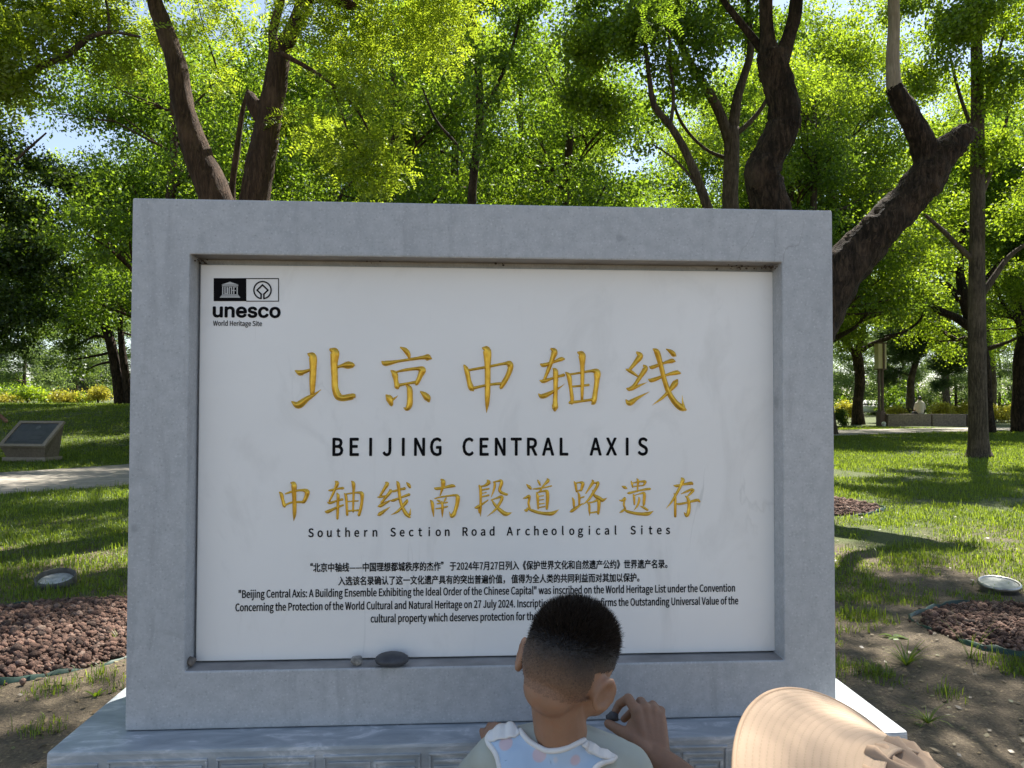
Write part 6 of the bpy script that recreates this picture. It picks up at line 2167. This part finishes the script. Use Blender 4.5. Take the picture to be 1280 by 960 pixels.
def spot(px, d_):
    p = at(px, 502, d_)
    return Vector((p.x, p.y, gz(p.x, p.y)))


# slanted reading lectern at the left
M['lect'] = simple('tan_stone_frame', (0.30, 0.245, 0.18), 0.7, 0, 0.15, 20)
M['plate'] = simple('dark_grey_plate', (0.075, 0.078, 0.075), 0.4, 0.2, 0.2, 6)
p = G(30, 577)
lec = thing('reading_lectern', 'low slanted information lectern with a dark plate, beside the paved path at the left', 'information board', p, R(-10))
lec.scale = (0.94, 0.94, 0.94)
bm = bmesh.new()
box(bm, -0.50, 0.50, -0.02, 0.50, -0.02, 0.09, 0.008)
bm_obj('foot', bm, M['lect'], lec)
bm = bmesh.new()
vs0 = [(-0.44, 0.04, 0.09), (0.44, 0.04, 0.09), (0.44, 0.46, 0.09), (-0.44, 0.46, 0.09), (-0.52, -0.05, 0.31), (0.52, -0.05, 0.31), (0.52, 0.50, 0.78), (-0.52, 0.50, 0.78)]
vv = [bm.verts.new(q) for q in vs0]
for f_ in ((0, 1, 2, 3), (4, 5, 6, 7), (0, 1, 5, 4), (1, 2, 6, 5), (2, 3, 7, 6), (3, 0, 4, 7)):
    bm.faces.new([vv[i] for i in f_])
bm_obj('support', bm, simple('brown_stone', (0.19, 0.15, 0.105), 0.8, 0, 0.2), lec)
sl = Matrix.Translation((0, 0.225, 0.565)) @ Matrix.Rotation(math.atan2(0.47, 0.55), 4, 'X')
bm = bmesh.new()
for x0, x1, y0, y1 in ((-0.54, 0.54, -0.40, -0.33), (-0.54, 0.54, 0.33, 0.40), (-0.54, -0.455, -0.3295, 0.3295), (0.455, 0.54, -0.3295, 0.3295)):
    box(bm, x0, x1, y0, y1, -0.01, 0.045, 0.004, sl)
bm_obj('frame', bm, M['lect'], lec)
bm = bmesh.new()
box(bm, -0.452, 0.452, -0.327, 0.327, -0.005, 0.03, 0.0, sl)
pl_ = bm_obj('plate', bm, M['plate'], lec)
bm = bmesh.new()
for k in range(9):
    x1 = 0.30 if k % 4 != 3 else 0.05
    box(bm, -0.36, x1, 0.05 - k * 0.035, 0.058 - k * 0.035, 0.028, 0.0312, 0, sl)
bmesh.ops.create_cone(bm, cap_ends=True, segments=24, radius1=0.055, radius2=0.055, depth=0.003, matrix=sl @ Matrix.Translation((0.03, 0.20, 0.0305)))
bm_obj('worn_marks', bm, simple('worn_grey_marks', (0.14, 0.14, 0.135), 0.5), pl_)

# lantern post at the right
p = spot(1101, 39)
lp = thing('lantern_post', 'brown post with a tall two-panelled cream lantern, beside the stone wall', 'lamp post', p, R(10))
M['brown_metal'] = simple('brown_metal', (0.085, 0.05, 0.032), 0.5, 0.3, 0.2)
bm = bmesh.new()
box(bm, -0.17, 0.17, -0.17, 0.17, -0.05, 0.72, 0.015)
box(bm, -0.13, 0.13, -0.13, 0.13, 0.722, 0.80, 0.01)
bm_obj('base', bm, M['brown_metal'], lp)
bm = bmesh.new()
box(bm, -0.15, -0.06, -0.06, 0.06, 0.80, 2.93, 0.01)
box(bm, 0.05, 0.15, -0.06, 0.06, 0.80, 2.93, 0.01)
bm_obj('pole', bm, M['brown_metal'], lp)
bm = bmesh.new()
box(bm, -0.28, 0.28, -0.18, 0.18, 2.932, 2.99, 0.008)
box(bm, -0.28, 0.28, -0.18, 0.18, 4.30, 4.36, 0.008)
box(bm, 0.02, 0.12, -0.185, 0.185, 2.991, 4.299, 0.004)
bm_obj('lantern_frame', bm, M['brown_metal'], lp)
for x0, x1 in ((-0.25, 0.015), (0.125, 0.25)):
    bm = bmesh.new()
    box(bm, x0, x1, -0.15, 0.15, 2.992, 4.298, 0.004)
    bm_obj('lantern_panel', bm, simple('cream_lamp_panel', (0.52, 0.45, 0.28), 0.4, 0, 0.05), lp)
p = spot(1104.5, 38.4)
bm = bmesh.new()
bmesh.ops.create_uvsphere(bm, u_segments=20, v_segments=12, radius=0.11, matrix=Matrix.Translation((0, 0, 0.13)))
bmesh.ops.create_cone(bm, cap_ends=True, segments=16, radius1=0.09, radius2=0.07, depth=0.06, matrix=Matrix.Translation((0, 0, 0.02)))
o = bm_obj('globe_light', bm, simple('white_globe', (0.75, 0.74, 0.70), 0.35), None, True)
o.location = p
tag(o, 'small white globe light on the ground at the foot of the lantern post', 'lamp')

# stone wall blocks with a person sitting on them
granite = simple('pinkish_granite', (0.26, 0.205, 0.17), 0.85, 0, 0.3, 14, 0.3)
for px0, px1, lb in ((1107, 1160.5, 'long granite block that the seated person sits on'), (1162, 1204, 'granite block to the right of the seated person'), (1206, 1236, 'granite block partly hidden by the straight tree')):
    d_ = 39.0
    a, b_ = spot(px0, d_), spot(px1, d_)
    bm = bmesh.new()
    box(bm, 0, (b_ - a).length, -0.25, 0.35, -0.05, 0.62, 0.03)
    for v_ in bm.verts:
        v_.co += Vector((random.gauss(0, .006), random.gauss(0, .006), random.gauss(0, .006)))
    o = bm_obj('granite_block', bm, granite)
    o.location = a
    o.rotation_euler = (0, 0, math.atan2(b_.y - a.y, b_.x - a.x))
    tag(o, lb, 'stone block', 'granite blocks of the low wall')

p = spot(1150, 39.2)
st = thing('person', 'person in a pale shirt sitting with back turned on the granite wall', 'person', p)
pr = [('cap', (0, 0.02, 0.74), (0, 0, 1.16), 0.17, 0.165), ('cap', (-0.15, 0, 1.17), (0.15, 0, 1.17), 0.075, 0.075), ('cap', (0, 0.01, 1.2), (0, 0.03, 1.36), 0.06, 0.055), ('ell', (0, 0.03, 1.43), (0.078, 0.095, 0.115), None),
      ('cap', (-0.19, 0, 1.16), (-0.25, 0.06, 0.90), 0.055, 0.045), ('cap', (-0.25, 0.06, 0.90), (-0.16, 0.26, 0.78), 0.042, 0.035), ('cap', (0.19, 0, 1.16), (0.27, 0.05, 0.90), 0.055, 0.045), ('cap', (0.27, 0.05, 0.90), (0.17, 0.26, 0.78), 0.042, 0.035),
      ('cap', (-0.09, 0.02, 0.70), (-0.11, 0.44, 0.66), 0.088, 0.065), ('cap', (0.09, 0.02, 0.70), (0.11, 0.44, 0.66), 0.088, 0.065), ('cap', (-0.11, 0.44, 0.64), (-0.11, 0.46, 0.09), 0.06, 0.04), ('cap', (0.11, 0.44, 0.64), (0.11, 0.46, 0.09), 0.06, 0.04),
      ('cap', (-0.11, 0.44, 0.045), (-0.12, 0.60, 0.035), 0.042, 0.035), ('cap', (0.11, 0.44, 0.045), (0.12, 0.60, 0.035), 0.042, 0.035)]
link('body', body_mesh('body', pr, 0.014, 4), st, M['skin_adult'], True)
inf = lambda q, e: [('cap', a[1], a[2], a[3] + e, a[4] + e) for a in q]
link('shirt', body_mesh('shirt', inf([pr[0], pr[1], pr[4], pr[6]], 0.022), 0.014, 4), st, cloth('pale_shirt', (0.62, 0.56, 0.47)), True)
link('trousers', body_mesh('trousers', inf(pr[8:12], 0.02), 0.016, 4), st, cloth('black_trousers', (0.03, 0.03, 0.035)), True)
link('hair', body_mesh('hair', [('ell', (0, 0.015, 1.455), (0.088, 0.10, 0.105), None)], 0.012, 3), st, M['hair'], True)

# person cut by the left edge of the picture, one forearm in view
p = spot(-19, 14.4)
st = thing('person', 'person at the very left edge, only a hand reaching toward the lectern in view', 'person', p, R(-90))
pr = [('cap', (0, 0, 0.92), (0, 0, 1.36), 0.15, 0.15), ('cap', (-0.16, 0, 1.36), (0.16, 0, 1.36), 0.07, 0.07), ('cap', (0, 0, 1.38), (0, 0.02, 1.52), 0.06, 0.055), ('ell', (0, 0.03, 1.62), (0.078, 0.098, 0.12), None),
      ('cap', (-0.20, 0, 1.35), (-0.24, -0.04, 1.08), 0.055, 0.045), ('cap', (-0.24, -0.04, 1.08), (-0.18, 0.30, 0.82), 0.043, 0.038), ('cap', (0.20, 0, 1.35), (0.25, -0.04, 1.08), 0.055, 0.045), ('cap', (0.25, -0.04, 1.08), (0.18, 0.30, 0.82), 0.043, 0.038),
      ('cap', (-0.09, 0, 0.90), (-0.10, 0.02, 0.48), 0.09, 0.062), ('cap', (0.09, 0, 0.90), (0.10, 0.02, 0.48), 0.09, 0.062), ('cap', (-0.10, 0.02, 0.48), (-0.10, 0, 0.08), 0.06, 0.04), ('cap', (0.10, 0.02, 0.48), (0.10, 0, 0.08), 0.06, 0.04),
      ('cap', (-0.10, -0.02, 0.045), (-0.11, 0.16, 0.035), 0.042, 0.035), ('cap', (0.10, -0.02, 0.045), (0.11, 0.16, 0.035), 0.042, 0.035)]
link('body', body_mesh('body', pr, 0.014, 4), st, M['skin_adult'], True)
link('shirt', body_mesh('shirt', inf([pr[0], pr[1], pr[4], pr[6]], 0.02), 0.014, 4), st, cloth('red_shirt', (0.40, 0.06, 0.04)), True)
link('trousers', body_mesh('trousers', inf(pr[8:12], 0.02), 0.016, 4), st, cloth('grey_trousers', (0.08, 0.08, 0.09)), True)
link('hair', body_mesh('hair', [('ell', (0, 0.01, 1.65), (0.088, 0.10, 0.105), None)], 0.012, 3), st, M['hair'], True)


# shrubs: clipped bush, golden flowering shrubs
def shrub(name, label, cat, px, d_, r_, h, n_, L, material, group=None, seed=0, zscale=None):
    p = spot(px, d_)
    rs_ = np.random.default_rng(900 + seed)
    root = thing(name, label, cat, p, 0, group)
    bl_ = [(rs_.normal(0, r_ * .5), rs_.normal(0, r_ * .4), h * rs_.uniform(.35, .8), r_ * rs_.uniform(.35, .6), r_ * rs_.uniform(.35, .6), h * rs_.uniform(.2, .36)) for _ in range(9)] if name != 'clipped_bush' else [(0, 0, h * .5, r_, r_, h * .5)]
    V_, k_ = cloud_single(rs_, bl_, n_, L, 0.6, 0.5, 7, L * 1.3)
    link('foliage', crown_mesh('foliage', V_, k_, M[material]), root)
    quads_obj('stems', [tube_arrays([(0, 0, -0.05), (a * .4, b_ * .4, c * .5), (a, b_, c)], [0.02, 0.012, 0.005], 5) for a, b_, c, *_ in bl_[:6]], M['bark_brown'], root)
    return root


shrub('clipped_bush', 'dark rounded bush at the slab edge in front of the curved trunk', 'bush', 1053, 38.5, .45, 1.0, 3500, 0.07, 'leaf_dark', None, 1)
GF = 'golden shrubs of the flower beds'
for i, (px, d_, r_, h, where) in enumerate(((1172, 43, .7, 1.15, 'just right of the seated person'), (1188, 44, .6, 1.0, 'third from the left on the right-hand side'), (1202, 43.5, .55, 1.1, 'close against the straight tree trunk'), (1246, 45, .7, 1.15, 'right of the straight tree trunk'), (1263, 46, .6, 1.0, 'touching the thick edge trunk'), (1120, 44, .55, .9, 'right of the lantern post'), (1057, 45, .6, 1.25, 'above the dark rounded bush'))):
    shrub('golden_shrub', 'golden yellow shrub ' + where, 'shrub', px, d_, r_, h, 2600, 0.12, 'leaf_gold', GF, 10 + i)
for i, (px, d_, r_, h, where) in enumerate(((12, 42, .9, .75, 'at the far left edge beyond the lectern'), (34, 41, .8, .95, 'second from the left edge'), (56, 42, .8, .85, 'middle of the left flower bed'), (78, 41, .8, .95, 'below the far grey hut'), (100, 42, .8, .85, 'fifth along the left flower bed'), (122, 41, .8, .95, 'left of the pine pair'), (-15, 42, .9, .9, 'outside the left edge'))):
    shrub('golden_shrub', ('golden yellow shrub ' if i in (0, 3, 5) else 'yellow-green shrub ') + where, 'shrub', px, d_, r_ * (0.7 + 0.5 * ((i * 7) % 5) / 4), h * (0.5 + 0.45 * ((i * 3) % 4) / 3), 1500, 0.13, 'leaf_gold' if i in (0, 3, 5) else 'leaf_lime', GF, 30 + i)

# far things glimpsed below the trees
p = spot(-10, 60)
bm = bmesh.new()
box(bm, -4.0, 2.6, -0.15, 0.15, -0.2, 0.75, 0.02)
box(bm, -4.05, 2.65, -0.22, 0.22, 0.752, 0.86, 0.02)
o = bm_obj('grey_wall', bm, simple('pale_grey_concrete', (0.30, 0.30, 0.29), 0.8, 0, 0.15))
o.location = p
tag(o, 'low pale grey wall far off at the left edge above the yellow shrubs', 'wall')
p = spot(84, 64)
hut = thing('grey_hut', 'small dark grey hut among the far pale trees at the left', 'hut', p)
bm = bmesh.new()
box(bm, -1.3, 1.3, -1.0, 1.0, -0.1, 1.7, 0.02)
bm_obj('wall', bm, simple('grey_plaster', (0.14, 0.14, 0.15), 0.8), hut)
bm = bmesh.new()
vv = [bm.verts.new(q) for q in ((-1.6, -1.2, 1.702), (1.6, -1.2, 1.702), (1.6, 1.2, 1.702), (-1.6, 1.2, 1.702), (-0.9, 0, 2.3), (0.9, 0, 2.3))]
for f_ in ((0, 1, 2, 3), (0, 1, 5, 4), (1, 2, 5), (2, 3, 4, 5), (3, 0, 4)):
    bm.faces.new([vv[i] for i in f_])
bm_obj('roof', bm, simple('slate_roof', (0.09, 0.09, 0.10), 0.7), hut)


rs = np.random.default_rng(808)
hb = []
for px in range(-260, 1560, 16):
    d_ = 78 + 8 * math.sin(px * 0.021) + rs.uniform(-3, 3)
    q = spot(px, d_)
    h = rs.uniform(1.6, 4.2)
    hb.append((q.x, q.y, q.z + h * 0.5, 1.5, 1.2, h * 0.55))
V, k = cloud_single(rs, hb, 90000, 0.26, 0.65, 0.6, 7, 0.4)
o = link('far_thicket', crown_mesh('far_thicket', V, k, M['leaf_mid']))
tag(o, 'thicket of green undergrowth closing the view far behind the trees', 'undergrowth', None, 'stuff')


def car(label, px, d_, col, rz):
    p = spot(px, d_)
    root = thing('parked_car', label, 'car', p, rz)
    bm = bmesh.new()
    prof = [(-2.1, .30), (-2.15, .62), (-1.95, .88), (-1.25, .95), (-0.65, 1.40), (0.75, 1.43), (1.45, .98), (2.05, .86), (2.15, .55), (2.1, .28)]
    L, Rr = [], []
    for x_, z_ in prof:
        wd = 0.86 - (0.16 if z_ > 1.2 else 0)
        L.append(bm.verts.new((x_, -wd, z_)))
        Rr.append(bm.verts.new((x_, wd, z_)))
    bm.faces.new(L)
    bm.faces.new(Rr[::-1])
    for i in range(len(prof)):
        j = (i + 1) % len(prof)
        bm.faces.new((L[i], L[j], Rr[j], Rr[i]))
    bmesh.ops.bevel(bm, geom=bm.edges[:], offset=0.05, segments=2, affect='EDGES')
    m_, n_, b_ = mat('car_paint')
    b_.inputs['Base Color'].default_value = (*col, 1)
    b_.inputs['Roughness'].default_value = 0.25
    b_.inputs['Coat Weight'].default_value = 0.5
    bm_obj('body', bm, m_, root, True)
    gl = simple('dark_glass', (0.02, 0.025, 0.03), 0.1)
    for s in (-1, 1):
        for pts in (((-1.05, .98), (-0.60, 1.32), (0.02, 1.34), (0.02, .98)), ((0.10, .98), (0.10, 1.34), (0.70, 1.35), (1.22, .99))):
            bm = bmesh.new()
            a = [bm.verts.new((x_, s * (0.872 - 0.16 * (z_ - .95) / .3 * .8), z_)) for x_, z_ in pts]
            c = [bm.verts.new((x_, s * (0.80 - 0.16 * (z_ - .95) / .3 * .8), z_)) for x_, z_ in pts]
            bm.faces.new(a)
            bm.faces.new(c)
            for i in range(4):
                bm.faces.new((a[i], a[(i + 1) % 4], c[(i + 1) % 4], c[i]))
            bm_obj('window', bm, gl, root)
    ru = simple('tyre_rubber', (0.02, 0.02, 0.02), 0.8)
    for sx_ in (-1.35, 1.35):
        for sy_ in (-0.80, 0.80):
            bm = bmesh.new()
            bmesh.ops.create_cone(bm, cap_ends=True, segments=24, radius1=0.33, radius2=0.33, depth=0.22, matrix=Matrix.Translation((sx_, sy_, 0.33)) @ Matrix.Rotation(R(90), 4, 'X'))
            wh = bm_obj('wheel', bm, ru, root)
            bm = bmesh.new()
            bmesh.ops.create_cone(bm, cap_ends=True, segments=20, radius1=0.20, radius2=0.18, depth=0.23, matrix=Matrix.Translation((sx_, sy_, 0.33)) @ Matrix.Rotation(R(90), 4, 'X'))
            bm_obj('rim', bm, M['steel'], wh)
    return root


car('white car glimpsed between the curved dark trunk and the lantern post', 1084, 70, (0.75, 0.75, 0.76), R(4))
car('dark blue car far behind the seated person on the wall', 1128, 72, (0.03, 0.06, 0.11), R(-3))
